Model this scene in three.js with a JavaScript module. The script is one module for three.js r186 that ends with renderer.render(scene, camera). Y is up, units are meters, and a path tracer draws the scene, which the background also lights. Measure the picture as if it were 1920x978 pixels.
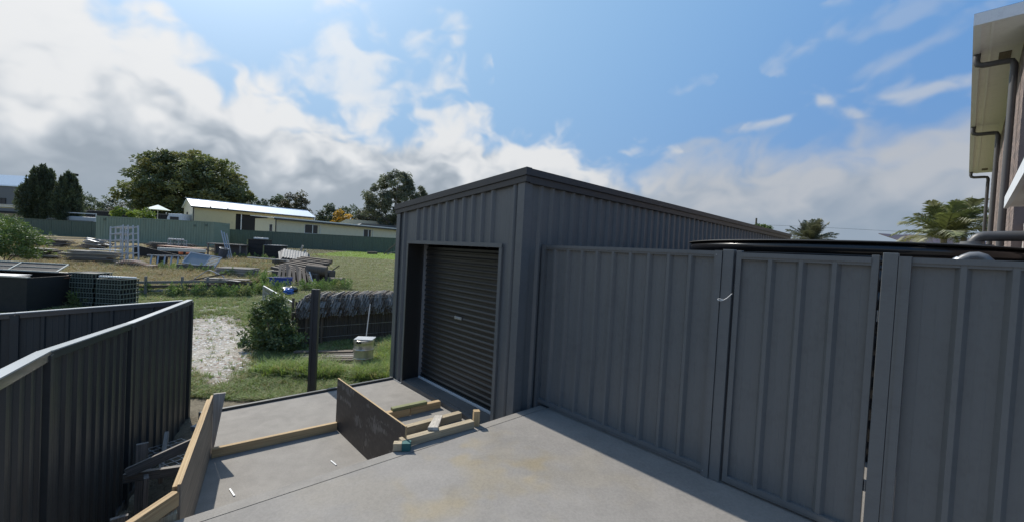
import * as THREE from 'three';
import { RoundedBoxGeometry } from 'three/addons/geometries/RoundedBoxGeometry.js';
import { mergeGeometries } from 'three/addons/utils/BufferGeometryUtils.js';
import { createNoise3D, createNoise2D } from 'simplex-noise';

// ------------------------------------------------------------------ camera, sky, sun, exposure
const scene = new THREE.Scene();
const rad = THREE.MathUtils.degToRad;
const camera = new THREE.PerspectiveCamera(65.03, 1024 / 521, 0.05, 4000);
camera.position.set(0, 1.7, 0);
camera.rotation.order = 'YXZ';
camera.rotation.set(rad(-1.35), rad(47), rad(3.066));
const renderer = new THREE.WebGLRenderer({ antialias: true });
renderer.toneMapping = THREE.LinearToneMapping;
renderer.toneMappingExposure = 1.15;
renderer.shadowMap.enabled = true;

function mulberry(a) { return () => { a |= 0; a = a + 0x6D2B79F5 | 0; let t = Math.imul(a ^ a >>> 15, 1 | a); t = t + Math.imul(t ^ t >>> 7, 61 | t) ^ t; return ((t ^ t >>> 14) >>> 0) / 4294967296; }; }
const n3 = createNoise3D(mulberry(11)), n2 = createNoise2D(mulberry(23));
const fbm3 = (x, y, z, o) => { let s = 0, a = 0.5; for (let i = 0; i < o; i++) { s += a * n3(x, y, z); x = x * 2.03 + 7.1; y = y * 2.03 + 1.7; z = z * 2.03 - 3.3; a *= 0.5; } return s; };
const fbm2 = (x, y, o) => { let s = 0, a = 0.5; for (let i = 0; i < o; i++) { s += a * n2(x, y); x = x * 2.07 + 5.3; y = y * 2.07 - 2.9; a *= 0.5; } return s; };
const clamp = (x, a = 0, b = 1) => Math.min(b, Math.max(a, x));
const sstep = (a, b, x) => { const t = clamp((x - a) / (b - a)); return t * t * (3 - 2 * t); };
const mix = (a, b, t) => a + (b - a) * t;

const YAW = rad(47), SY = Math.sin(YAW), CY = Math.cos(YAW);
const SUN = new THREE.Vector3(-1, 1.01, -0.004).normalize();
// elevation (degrees) of the top of the cloud bank for each bearing (degrees right of the yard's axis)
const BANK = [[-180, 11], [-120, 15], [-90, 22], [-70, 27], [-58, 29], [-52, 28], [-47.5, 24], [-45.6, 20.2], [-44.7, 19.3], [-43.4, 21.6], [-41.3, 21], [-39.5, 18.3], [-36, 17.4], [-33.3, 19.6], [-32, 17], [-28, 15.5], [-23, 14.9], [-19, 14.5], [-15, 15.2], [-7.6, 16.3], [-1, 16.2], [6.5, 14.4], [11.6, 13], [15.3, 11], [19, 12.4], [23, 14.2], [34, 14.2], [43, 14.6], [50, 15], [80, 13], [130, 10], [180, 11]];
function bankTop(a) { for (let i = 1; i < BANK.length; i++) if (a <= BANK[i][0]) { const [a0, e0] = BANK[i - 1], [a1, e1] = BANK[i]; return mix(e0, e1, (a - a0) / (a1 - a0)); } return 11; }
{
  const W = 2048, Hh = 1024, data = new Float32Array(W * Hh * 4);
  // loose clouds: bearing, elevation, half width, half height, strength, tilt
  const LOOSE = [[-19.5, 21, 7, 4.6, 0.8, 0.1], [-23.5, 25, 2.6, 3.0, 0.7, 0], [-15, 25, 2.2, 3.2, 0.6, 0], [-12.5, 17.3, 3.2, 0.9, 0.8, 0.1], [-5.6, 18.8, 1.2, 0.6, 0.5, 0], [36.3, 18, 2.6, 0.7, 0.75, 0.2], [32.4, 16.6, 2.0, 0.5, 0.6, 0.2], [45.5, 17.8, 4.6, 0.8, 0.6, 0.1], [35.5, 24.5, 2.6, 1.3, 0.42, 0.3], [42, 20.8, 4, 0.8, 0.35, 0.3], [42, 24.2, 4, 0.8, 0.25, 0.3], [16, 13.6, 2.6, 0.9, 0.7, 0], [22, 21, 1.5, 0.5, 0.2, 0.3]];
  for (let j = 0; j < Hh; j++) for (let i = 0; i < W; i++) {
    const el = ((j + 0.5) / Hh - 0.5) * Math.PI, th = ((i + 0.5) / W - 0.5) * Math.PI * 2;
    const dx = Math.cos(el) * Math.cos(th), dy = Math.sin(el), dz = Math.cos(el) * Math.sin(th);
    const k = (j * W + i) * 4; data[k + 3] = 1;
    if (el < -0.06) { data[k] = 0.1; data[k + 1] = 0.1; data[k + 2] = 0.085; continue; }
    const s = CY * dx - SY * dz, f = -SY * dx - CY * dz;
    const az = Math.atan2(s, f) * 57.29578, e = Math.max(0, el * 57.29578);
    const toSun = dx * SUN.x + dy * SUN.y + dz * SUN.z, side = sstep(0.15, 0.95, toSun);
    // clear air: deep blue away from the sun, paler towards it and towards the horizon
    const hz = Math.exp(-e / 11);
    let r = mix(0.118, 0.30, side), g = mix(0.30, 0.52, side), b = mix(0.64, 0.80, side);
    const zen = sstep(35, 90, e) * 0.3; r *= 1 - zen; g *= 1 - zen; b *= 1 - zen * 0.6;
    r = mix(r, 0.37, hz * 0.75); g = mix(g, 0.47, hz * 0.75); b = mix(b, 0.58, hz * 0.75);
    // glow of the air around the sun
    const ang = Math.acos(clamp(toSun, -1, 1)) * 57.29578, au = 3.6 * Math.exp(-ang / 8.5);
    r += au; g += au * 0.97; b += au * 0.92;
    // cloud bank along the horizon
    const wx = fbm3(dx * 5, dy * 7, dz * 5, 3) * 0.06;
    const n = fbm3((dx + wx) * 7.5, (dy + wx) * 11, dz * 7.5, 7);
    const nl = fbm3(dx * 3.4 + 9, dy * 6.5, dz * 3.4, 4);
    const top = bankTop(az), right = sstep(6, 24, az) * (1 - sstep(90, 150, az));
    const depth = top - e + n * mix(5.6, 3.6, right) + 0.4;
    let al = sstep(-1.6, mix(3.2, 5.0, right), depth) * mix(0.97, 0.82, right);
    al = Math.max(al, sstep(10, 1, e) * 0.95);
    // lumps: bright heads above, flat grey undersides below
    const base = mix(9.6, 6.5, sstep(-8, 12, az));
    let lum = sstep(base - 4, base + 5.5, e + n * 5.4 + nl * 3.6);
    lum = clamp(lum * 0.94 + 0.12 * n + 0.05);
    const brt = mix(0.79, 0.55, right), dim = mix(0.40, 0.37, right);
    const v = mix(dim, brt * mix(0.96, 1.02, side) + au * 0.3, lum);
    let cr = v * mix(0.83, 0.99, lum), cg = v * mix(0.955, 1.0, lum), cb = v * mix(1.10, 1.01, lum);
    const low = sstep(8, 1.5, e);
    cr = mix(cr, 0.315, low * 0.8); cg = mix(cg, 0.375, low * 0.8); cb = mix(cb, 0.44, low * 0.8);
    r = mix(r, cr, al); g = mix(g, cg, al); b = mix(b, cb, al);
    // loose clouds in the blue, and a thin scatter of the same beyond the photographed part
    let lo = 0;
    for (const [a0, e0, aw, eh, str, tl] of LOOSE) {
      const x = (az - a0) / aw, y = (e - e0 - (az - a0) * tl) / eh, q = x * x + y * y;
      if (q < 5) lo = Math.max(lo, str * sstep(0.12, 1.15, Math.exp(-q * 0.9) * 0.95 + n * 1.25));
    }
    const far = sstep(60, 85, Math.abs(az)) + sstep(33, 42, e);
    lo = Math.max(lo, clamp(far) * 0.7 * sstep(0.12, 0.6, nl + n * 0.5));
    const lv = mix(0.60, 0.80, side) + au * 0.4;
    r = mix(r, lv * 0.97, lo); g = mix(g, lv, lo); b = mix(b, lv * 1.03, lo);
    data[k] = r * 0.88; data[k + 1] = g * 0.88; data[k + 2] = b * 0.88;
  }
  const sky = new THREE.DataTexture(data, W, Hh, THREE.RGBAFormat, THREE.FloatType);
  sky.mapping = THREE.EquirectangularReflectionMapping; sky.magFilter = THREE.LinearFilter; sky.minFilter = THREE.LinearFilter;
  sky.wrapS = THREE.RepeatWrapping; sky.needsUpdate = true;
  scene.background = sky; scene.environment = sky;
}
const sun = new THREE.DirectionalLight(new THREE.Color(1, 0.945, 0.86), 4.4);
sun.position.copy(SUN).multiplyScalar(120).add(new THREE.Vector3(-14, 0, -12));
sun.target.position.set(-14, 0, -12);
sun.castShadow = true; sun.shadow.mapSize.set(4096, 4096); sun.shadow.radius = 1;
Object.assign(sun.shadow.camera, { left: -90, right: 90, top: 90, bottom: -90, near: 1, far: 320 });
scene.add(sun, sun.target);

// ------------------------------------------------------------------ helpers
const V = (x, y, z) => new THREE.Vector3(x, y, z);
// the yard is laid out on its own axes: s metres to the right, d metres out towards the back fence
const yard = (s, d, y = 0) => V(-SY * d + CY * s, y, -CY * d - SY * s);
const groundAt = d => -0.75 + 0.0355 * (clamp(d, 8, 60) - 8) - 0.04 * sstep(8, 6, d);
const groundXZ = (x, z) => { const d = -SY * x - CY * z, s = CY * x - SY * z; return groundAt(d) - 0.22 * sstep(0.9, 0.1, Math.abs(z - 0.1)) * sstep(-7.6, -6.6, x) * sstep(2.4, 1.2, x + 3.6 - 1) + 0.02 * n2(s * 0.7, d * 0.7); };
const used = new Map();
function numbered(n) { const k = used.get(n) || 0; used.set(n, k + 1); return k ? `${n}_${String(k).padStart(3, '0')}` : n; }
function flat(g) { const o = g.index ? g.toNonIndexed() : g; for (const k of Object.keys(o.attributes)) if (!['position', 'normal', 'uv', 'color'].includes(k)) o.deleteAttribute(k); return o; }
// uv in metres, u along the piece's longest side
function uvBox(g) {
  g = flat(g); g.computeBoundingBox(); const e = g.boundingBox.getSize(V()).toArray(), p = g.attributes.position, nn = g.attributes.normal;
  const uv = new Float32Array(p.count * 2);
  for (let i = 0; i < p.count; i++) {
    const a = [Math.abs(nn.getX(i)), Math.abs(nn.getY(i)), Math.abs(nn.getZ(i))], c = [p.getX(i), p.getY(i), p.getZ(i)];
    const ax = a.indexOf(Math.max(...a)); let [q, w] = [0, 1, 2].filter(k => k !== ax); if (e[w] > e[q]) [q, w] = [w, q];
    uv[2 * i] = c[q]; uv[2 * i + 1] = c[w] + ax * 0.37;
  }
  g.setAttribute('uv', new THREE.BufferAttribute(uv, 2)); return g;
}
function mv(g, x, y, z, rx = 0, ry = 0, rz = 0) { g.applyMatrix4(new THREE.Matrix4().compose(V(x, y, z), new THREE.Quaternion().setFromEuler(new THREE.Euler(rx, ry, rz)), V(1, 1, 1))); return g; }
const bx = (w, h, d, x = 0, y = 0, z = 0, rx = 0, ry = 0, rz = 0) => mv(uvBox(new THREE.BoxGeometry(w, h, d)), x, y, z, rx, ry, rz);
const rb = (w, h, d, r, x = 0, y = 0, z = 0, rx = 0, ry = 0, rz = 0) => mv(uvBox(new RoundedBoxGeometry(w, h, d, 1, r)), x, y, z, rx, ry, rz);
// box spanning lo..hi
const span = (x0, x1, y0, y1, z0, z1) => bx(x1 - x0, y1 - y0, z1 - z0, (x0 + x1) / 2, (y0 + y1) / 2, (z0 + z1) / 2);
const cyl = (r0, r1, h, n = 20, x = 0, y = 0, z = 0, rx = 0, ry = 0, rz = 0) => mv(flat(new THREE.CylinderGeometry(r0, r1, h, n)), x, y, z, rx, ry, rz);
const lathe = (pts, n = 40) => flat(new THREE.LatheGeometry(pts.map(([a, b]) => new THREE.Vector2(a, b)), n));
const tube = (pts, r, n = 24, m = 10) => flat(new THREE.TubeGeometry(new THREE.CatmullRomCurve3(pts.map(p => V(...p)), false, 'centripetal'), n, r, m, false));
// straight bar p -> q with width w (sideways) and height h
function bar(p, q, w, h, bevel = 0) {
  const a = V(...p), b = V(...q), d = b.clone().sub(a), L = d.length(); d.normalize();
  const g = bevel ? rb(L, h, w, bevel) : bx(L, h, w);
  let side = V().crossVectors(d, V(0, 1, 0)); if (side.lengthSq() < 1e-6) side = V(0, 0, 1); side.normalize();
  const up = V().crossVectors(side, d);
  g.applyMatrix4(new THREE.Matrix4().makeBasis(d, up, side).setPosition(a.add(b).multiplyScalar(0.5))); return g;
}
function merge(list) {
  const l = [].concat(list).map(flat); if (l.length === 1) return l[0];
  for (const g of l) if (!g.attributes.uv) g.setAttribute('uv', new THREE.BufferAttribute(new Float32Array(g.attributes.position.count * 2), 2));
  return mergeGeometries(l);
}
function obj(name, geos, mat, parent = scene) {
  const m = new THREE.Mesh(geos.isBufferGeometry ? geos : merge(geos), mat); m.name = parent === scene ? numbered(name) : name;
  m.castShadow = m.receiveShadow = true; parent.add(m); return m;
}
function tag(o, label, category, group) { Object.assign(o.userData, { label, category }); if (group) o.userData.group = group; return o; }
function thing(name, label, category, pos = [0, 0, 0], turn = 0, group) { const o = new THREE.Group(); o.name = numbered(name); scene.add(o); o.position.set(...(pos.isVector3 ? pos.toArray() : pos)); o.rotation.y = turn; return tag(o, label, category, group); }
function structure(o) { o.userData.kind = 'structure'; return o; }
function copyOf(o, pos, turn, label) { const c = o.clone(); c.name = numbered(o.name.replace(/_\d{3}$/, '')); c.userData = { ...o.userData }; if (label) c.userData.label = label; c.position.set(...(pos.isVector3 ? pos.toArray() : pos)); c.rotation.y = turn; scene.add(c); return c; }
// one mesh standing at its own base
function solo(name, label, category, pos, turn, geos, mat, group) { const m = obj(name, geos, mat); m.position.set(...(pos.isVector3 ? pos.toArray() : pos)); m.rotation.y = turn; return tag(m, label, category, group); }
// ribbed steel sheet in the plane z = 0 facing +z; tops may slope
function ribSheet(x0, x1, y0, y1, ribs, h = 0.032, topW = 0.026, baseW = 0.07, flutes = true) {
  const pr = [[x0, 0]];
  let last = x0;
  const pan = (a, b) => { if (flutes && b - a > 0.09) for (const t of [0.33, 0.67]) { const m = mix(a, b, t), k = Math.sign(h) * 0.0011; pr.push([m - 0.006, 0], [m - 0.002, k], [m + 0.002, k], [m + 0.006, 0]); } };
  for (const c of ribs) if (c - baseW / 2 > x0 + 0.004 && c + baseW / 2 < x1 - 0.004) { pan(last, c - baseW / 2); pr.push([c - baseW / 2, 0], [c - topW / 2, h], [c + topW / 2, h], [c + baseW / 2, 0]); last = c + baseW / 2; }
  pan(last, x1); pr.push([x1, 0]);
  const Y = typeof y1 === 'function' ? y1 : () => y1, pos = [], uv = [];
  for (let i = 1; i < pr.length; i++) {
    const [a, za] = pr[i - 1], [b, zb] = pr[i], q = [[a, y0, za], [b, y0, zb], [b, Y(b), zb], [a, Y(a), za]];
    for (const k of [0, 1, 2, 0, 2, 3]) { pos.push(...q[k]); uv.push(q[k][0], q[k][1]); }
  }
  const g = new THREE.BufferGeometry(); g.setAttribute('position', new THREE.Float32BufferAttribute(pos, 3)); g.setAttribute('uv', new THREE.Float32BufferAttribute(uv, 2)); g.computeVertexNormals(); return g;
}
const ribsFrom = (a, b, p) => { const r = []; for (let x = a; x <= b; x += p) r.push(x); return r; };

// ------------------------------------------------------------------ textures and materials
// tiling value noise
function vnoise(seed, P) {
  const R = mulberry(seed), t = new Float32Array(P * P); for (let i = 0; i < t.length; i++) t[i] = R();
  return (x, y) => { const xi = Math.floor(x), yi = Math.floor(y); let u = x - xi, v = y - yi; u = u * u * (3 - 2 * u); v = v * v * (3 - 2 * v); const a = ((xi % P) + P) % P, b = (a + 1) % P, c = ((yi % P) + P) % P, d = (c + 1) % P; return mix(mix(t[c * P + a], t[c * P + b], u), mix(t[d * P + a], t[d * P + b], u), v); };
}
function tex(w, h, fn, rx = 1, ry = 1, srgb = true) {
  const d = new Uint8Array(w * h * 4);
  for (let j = 0; j < h; j++) for (let i = 0; i < w; i++) { const c = fn((i + 0.5) / w, (j + 0.5) / h), k = (j * w + i) * 4; for (let q = 0; q < 3; q++) { const v = Array.isArray(c) ? c[q] : c; d[k + q] = clamp(Math.round((srgb ? (v <= 0.0031308 ? 12.92 * v : 1.055 * Math.pow(Math.max(v, 0), 1 / 2.4) - 0.055) : v) * 255), 0, 255); } d[k + 3] = 255; }
  const t = new THREE.DataTexture(d, w, h, THREE.RGBAFormat); t.wrapS = t.wrapT = THREE.RepeatWrapping; t.magFilter = THREE.LinearFilter; t.minFilter = THREE.LinearMipmapLinearFilter; t.generateMipmaps = true;
  if (srgb) t.colorSpace = THREE.SRGBColorSpace; t.repeat.set(rx, ry); t.needsUpdate = true; return t;
}
const C = (r, g, b) => new THREE.Color().setRGB(r, g, b);
const M = {};
const std = (o) => new THREE.MeshStandardMaterial({ side: THREE.DoubleSide, ...o });
const va = vnoise(1, 64), vb = vnoise(2, 16), vc = vnoise(3, 256), vd = vnoise(4, 8);
// tone variation shared by painted steel: faint dust and handling marks, 1 m tile
const dust = tex(512, 512, (u, v) => { const a = 0.82 + 0.09 * va(u * 64, v * 64) + 0.10 * vb(u * 16, v * 16) + 0.10 * vc(u * 256, v * 64) + 0.06 * vd(u * 8, v * 8); return [a, a, a]; }, 0.6, 0.6);
const dustR = tex(256, 256, (u, v) => { const a = 0.78 + 0.22 * (0.5 * va(u * 64, v * 64) + 0.5 * vb(u * 16, v * 16)); return [a, a, a]; }, 0.6, 0.6, false);
const sheetBump = tex(512, 512, (u, v) => 0.5 + 0.4 * (vd(u * 8, v * 8) - 0.5) + 0.25 * (vb(u * 16, v * 16) - 0.5), 0.9, 0.9, false);
const painted = (c, rough = 0.45, extra = {}) => std({ color: c, map: dust, roughness: rough, roughnessMap: dustR, bumpMap: sheetBump, bumpScale: 0.0016, ...extra });
M.basalt = painted(C(0.122, 0.130, 0.133), 0.40);
M.basaltTrim = std({ color: C(0.120, 0.128, 0.132), map: dust, roughness: 0.34 });
M.capping = new THREE.MeshPhysicalMaterial({ color: C(0.34, 0.38, 0.40), roughness: 0.4, clearcoat: 0.6, clearcoatRoughness: 0.15, side: THREE.DoubleSide });  // paler and bluer than the fence paint: sky sheen put into the cap colour
M.barge = painted(C(0.046, 0.046, 0.047), 0.5);
M.monument = painted(C(0.046, 0.050, 0.050), 0.5);
M.monumentTrim = new THREE.MeshPhysicalMaterial({ color: C(0.058, 0.064, 0.070), map: dust, roughness: 0.35, clearcoat: 1, clearcoatRoughness: 0.12, side: THREE.DoubleSide });
M.doorDark = painted(C(0.020, 0.021, 0.0205), 0.45);
M.galv = painted(C(0.45, 0.47, 0.49), 0.4, { metalness: 0.6 });
M.alu = painted(C(0.34, 0.36, 0.38), 0.5, { metalness: 0.3 });
M.white = painted(C(0.72, 0.72, 0.70), 0.5);
M.zinc = painted(C(0.55, 0.62, 0.68), 0.42, { metalness: 0.25 });
M.black = painted(C(0.013, 0.014, 0.015), 0.8);
M.blackPlastic = std({ color: C(0.013, 0.013, 0.014), roughness: 0.2, map: dust });
M.pvc = std({ color: C(0.15, 0.155, 0.16), roughness: 0.42, map: dust });
M.pvcDark = std({ color: C(0.075, 0.075, 0.078), roughness: 0.45, map: dust });
M.soffit = painted(C(0.70, 0.69, 0.66), 0.8);
M.fascia = painted(C(0.62, 0.65, 0.68), 0.45);
const streak = tex(512, 256, (() => { const a = vnoise(300, 256), b = vnoise(301, 32), c = vnoise(302, 64); return (u, v) => { const k = 0.62 + 0.34 * a(u * 256, v * 3) + 0.26 * b(u * 32, v * 4) + 0.16 * c(u * 64, v * 64); return [k * 1.02, k, k * 0.98]; }; })(), 0.16, 0.35);
M.containerGreen = painted(C(0.21, 0.275, 0.205), 0.6, { map: streak });
M.fenceGreen = painted(C(0.095, 0.135, 0.102), 0.55, { map: streak });
M.cream = painted(C(0.60, 0.52, 0.30), 0.85);
M.paleCream = painted(C(0.66, 0.60, 0.44), 0.85);
M.roofBlue = painted(C(0.60, 0.68, 0.76), 0.4);
M.glassDark = std({ color: C(0.02, 0.022, 0.025), roughness: 0.12 });
M.blue = painted(C(0.022, 0.06, 0.30), 0.45);
M.orange = painted(C(0.62, 0.16, 0.05), 0.5);
M.rust = painted(C(0.20, 0.085, 0.05), 0.8);
M.teal = std({ color: C(0.018, 0.105, 0.10), roughness: 0.6 });
// timber: grain runs along u
function woodTex(seed, base, dark, rx, ry) { const a = vnoise(seed, 64), b = vnoise(seed + 1, 128), c = vnoise(seed + 2, 16); return tex(512, 256, (u, v) => { const w = v + 0.02 * c(u * 4, v * 16), g = a(u * 4, w * 64) * 0.55 + b(u * 8, w * 128) * 0.45, p = c(u * 8, v * 16), t = clamp(sstep(0.25, 0.8, g) * 0.75 + 0.4 * (p - 0.4)); return [0, 1, 2].map(k => mix(base[k], dark[k], t)); }, rx, ry); }
const wood = (seed, base, dark, rough = 0.8) => std({ map: woodTex(seed, base, dark, 0.7, 5), roughness: rough, bumpMap: woodTex(seed, [1, 1, 1], [0, 0, 0], 0.7, 5), bumpScale: 0.0015 });
M.pine = wood(40, [0.48, 0.345, 0.185], [0.27, 0.18, 0.09]);
M.pineOld = wood(44, [0.44, 0.37, 0.25], [0.25, 0.195, 0.125]);
M.pineGreen = wood(47, [0.24, 0.25, 0.12], [0.12, 0.13, 0.06]);
M.greyWood = wood(50, [0.27, 0.25, 0.225], [0.11, 0.10, 0.09]);
M.paleWood = wood(54, [0.48, 0.45, 0.40], [0.22, 0.20, 0.18]);
M.darkWood = wood(58, [0.12, 0.10, 0.08], [0.04, 0.034, 0.028]);
M.brownWood = wood(62, [0.15, 0.115, 0.085], [0.07, 0.055, 0.042]);
M.bark = wood(66, [0.14, 0.115, 0.09], [0.05, 0.04, 0.03]);
M.paleBark = wood(70, [0.30, 0.27, 0.23], [0.12, 0.105, 0.09]);
// film-faced ply: dark resin face with pale cement scuffs and long scratches
M.ply = std({ roughness: 0.62, map: (() => { const a = vnoise(80, 32), b = vnoise(81, 128); return tex(1024, 512, (u, v) => { const n = a(u * 32, v * 32), f = b(u * 128, v * 32), s = sstep(0.66, 0.86, a(u * 9 + 3, v * 14) * 0.65 + f * 0.4); const t = 0.75 + 0.5 * n * f; return [mix(0.070 * t, 0.22, s * 0.55), mix(0.056 * t, 0.20, s * 0.55), mix(0.048 * t, 0.18, s * 0.55)]; }, 0.55, 1.1); })(), side: THREE.DoubleSide });
M.plyFace = std({ roughness: 0.75, map: woodTex(84, [0.26, 0.22, 0.17], [0.15, 0.125, 0.10], 0.6, 2) });
M.brick = [0, 1, 2, 3].map(i => std({ roughness: 0.9, map: dust, color: [C(0.20, 0.155, 0.14), C(0.165, 0.13, 0.12), C(0.225, 0.175, 0.155), C(0.145, 0.118, 0.112)][i] }));
M.mortar = std({ color: C(0.42, 0.40, 0.38), roughness: 0.95, map: dust });
M.steel = std({ color: C(0.48, 0.45, 0.40), metalness: 0.65, roughness: 0.36, map: dust, roughnessMap: dustR });
M.rubber = std({ color: C(0.46, 0.48, 0.49), roughness: 0.7 });
// concrete with overlapping arcs left by the float; pixel = 3 mm
function concreteTex(seed, size, metres, tone, stains, nArc) {
  const R = mulberry(seed), N = size, L = new Float32Array(N * N).fill(1), a = vnoise(seed + 1, 256), b = vnoise(seed + 2, 64), c = vnoise(seed + 3, 16), pxm = N / metres;
  for (let q = 0; q < nArc; q++) {
    const cx = R() * N, cy = R() * N, rr = (0.22 + 0.3 * R()) * pxm, amp = (R() < 0.5 ? 1 : -1) * (0.02 + 0.05 * R()), a0 = R() * 6.28, aw = 1 + R() * 3;
    for (let y = Math.max(0, cy - rr | 0); y < Math.min(N, cy + rr); y++) for (let x = Math.max(0, cx - rr | 0); x < Math.min(N, cx + rr); x++) {
      const dx = x - cx, dy = y - cy, d = Math.sqrt(dx * dx + dy * dy) / rr; if (d > 1) continue;
      let an = Math.atan2(dy, dx) - a0; an -= Math.floor(an / 6.2832) * 6.2832; const fade = an < aw ? Math.sin(an / aw * Math.PI) : 0; if (!fade) continue;
      const edge = sstep(1, 0.97, d) * sstep(0.55, 0.9, d), rings = 0.5 + 0.5 * Math.sin(d * 55 + q); L[y * N + x] += amp * fade * edge * (0.6 + 0.5 * rings);
    }
  }
  const t = tex(N, N, (u, v) => {
    const i = Math.min(N - 1, u * N | 0), j = Math.min(N - 1, v * N | 0), x = u * metres, y = v * metres;
    const m = L[j * N + i] * (0.80 + 0.13 * b(u * 64, v * 64) + 0.16 * c(u * 16, v * 16) + 0.14 * (a(u * 700, v * 700) - 0.5) + 0.12 * (R() - 0.5));
    const cl = [tone[0] * m, tone[1] * m, tone[2] * m];
    for (const [sx, sy, sr, st, col] of stains) { const w = st * sstep(1, 0.2, Math.hypot(x - sx, y - sy) / sr + 0.9 * (c(x * 5, y * 5) - 0.5) + 0.5 * (b(x * 14, y * 14) - 0.5)); for (let k = 0; k < 3; k++) cl[k] = mix(cl[k], cl[k] * col[k], w); }
    return cl;
  }, 1 / metres, 1 / metres);
  return t;
}
const grit = tex(512, 512, () => 0, 1, 1, false); { const R = mulberry(99), d = grit.image.data; for (let i = 0; i < d.length; i += 4) { const k = i / 4, v = 110 + 90 * R() + 55 * va((k % 512) / 8, (k / 512 | 0) / 8); d[i] = d[i + 1] = d[i + 2] = v; } grit.repeat.set(1.4, 1.4); }
// stains are given in metres on the slab (x + 6, -z + 2)
const ochre = [1.08, 1.0, 0.80];
M.slabUpper = std({ roughness: 0.82, bumpMap: grit, bumpScale: 0.002, map: concreteTex(200, 2048, 9, [0.232, 0.218, 0.198], [[3.72, 3.92, 0.55, 0.75, ochre], [3.5, 4.35, 0.4, 0.45, ochre], [3.95, 3.66, 0.35, 0.4, ochre], [4.15, 4.6, 0.5, 0.3, ochre], [3.3, 3.2, 0.5, 0.25, ochre]], 420) });
M.slabLower = std({ roughness: 0.85, bumpMap: grit, bumpScale: 0.002, map: concreteTex(210, 1024, 4.5, [0.245, 0.228, 0.203], [[2.2, 2.0, 0.5, 0.3, [1.08, 1.04, 0.94]]], 260) });
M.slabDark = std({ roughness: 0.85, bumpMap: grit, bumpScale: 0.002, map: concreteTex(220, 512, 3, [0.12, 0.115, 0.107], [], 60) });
M.leaf = (extra = {}) => new THREE.MeshPhysicalMaterial({ side: THREE.DoubleSide, vertexColors: true, roughness: 0.9, transmission: 0.5, thickness: 0, ...extra });
M.aluLight = painted(C(0.46, 0.48, 0.50), 0.5, { metalness: 0.2 });
M.trayRim = painted(C(0.17, 0.19, 0.165), 0.6); M.trayBar = painted(C(0.085, 0.105, 0.09), 0.6); M.trayRimPale = painted(C(0.42, 0.44, 0.38), 0.6);
M.tilePale = painted(C(0.52, 0.44, 0.36), 0.85); M.tilePink = painted(C(0.44, 0.31, 0.27), 0.85); M.whiteBeam = painted(C(0.62, 0.60, 0.52), 0.6); M.screenBlue = painted(C(0.16, 0.20, 0.23), 0.5); M.binBlue = painted(C(0.06, 0.075, 0.10), 0.5); M.tin = painted(C(0.21, 0.205, 0.19), 0.55, { metalness: 0.2 });

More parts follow.
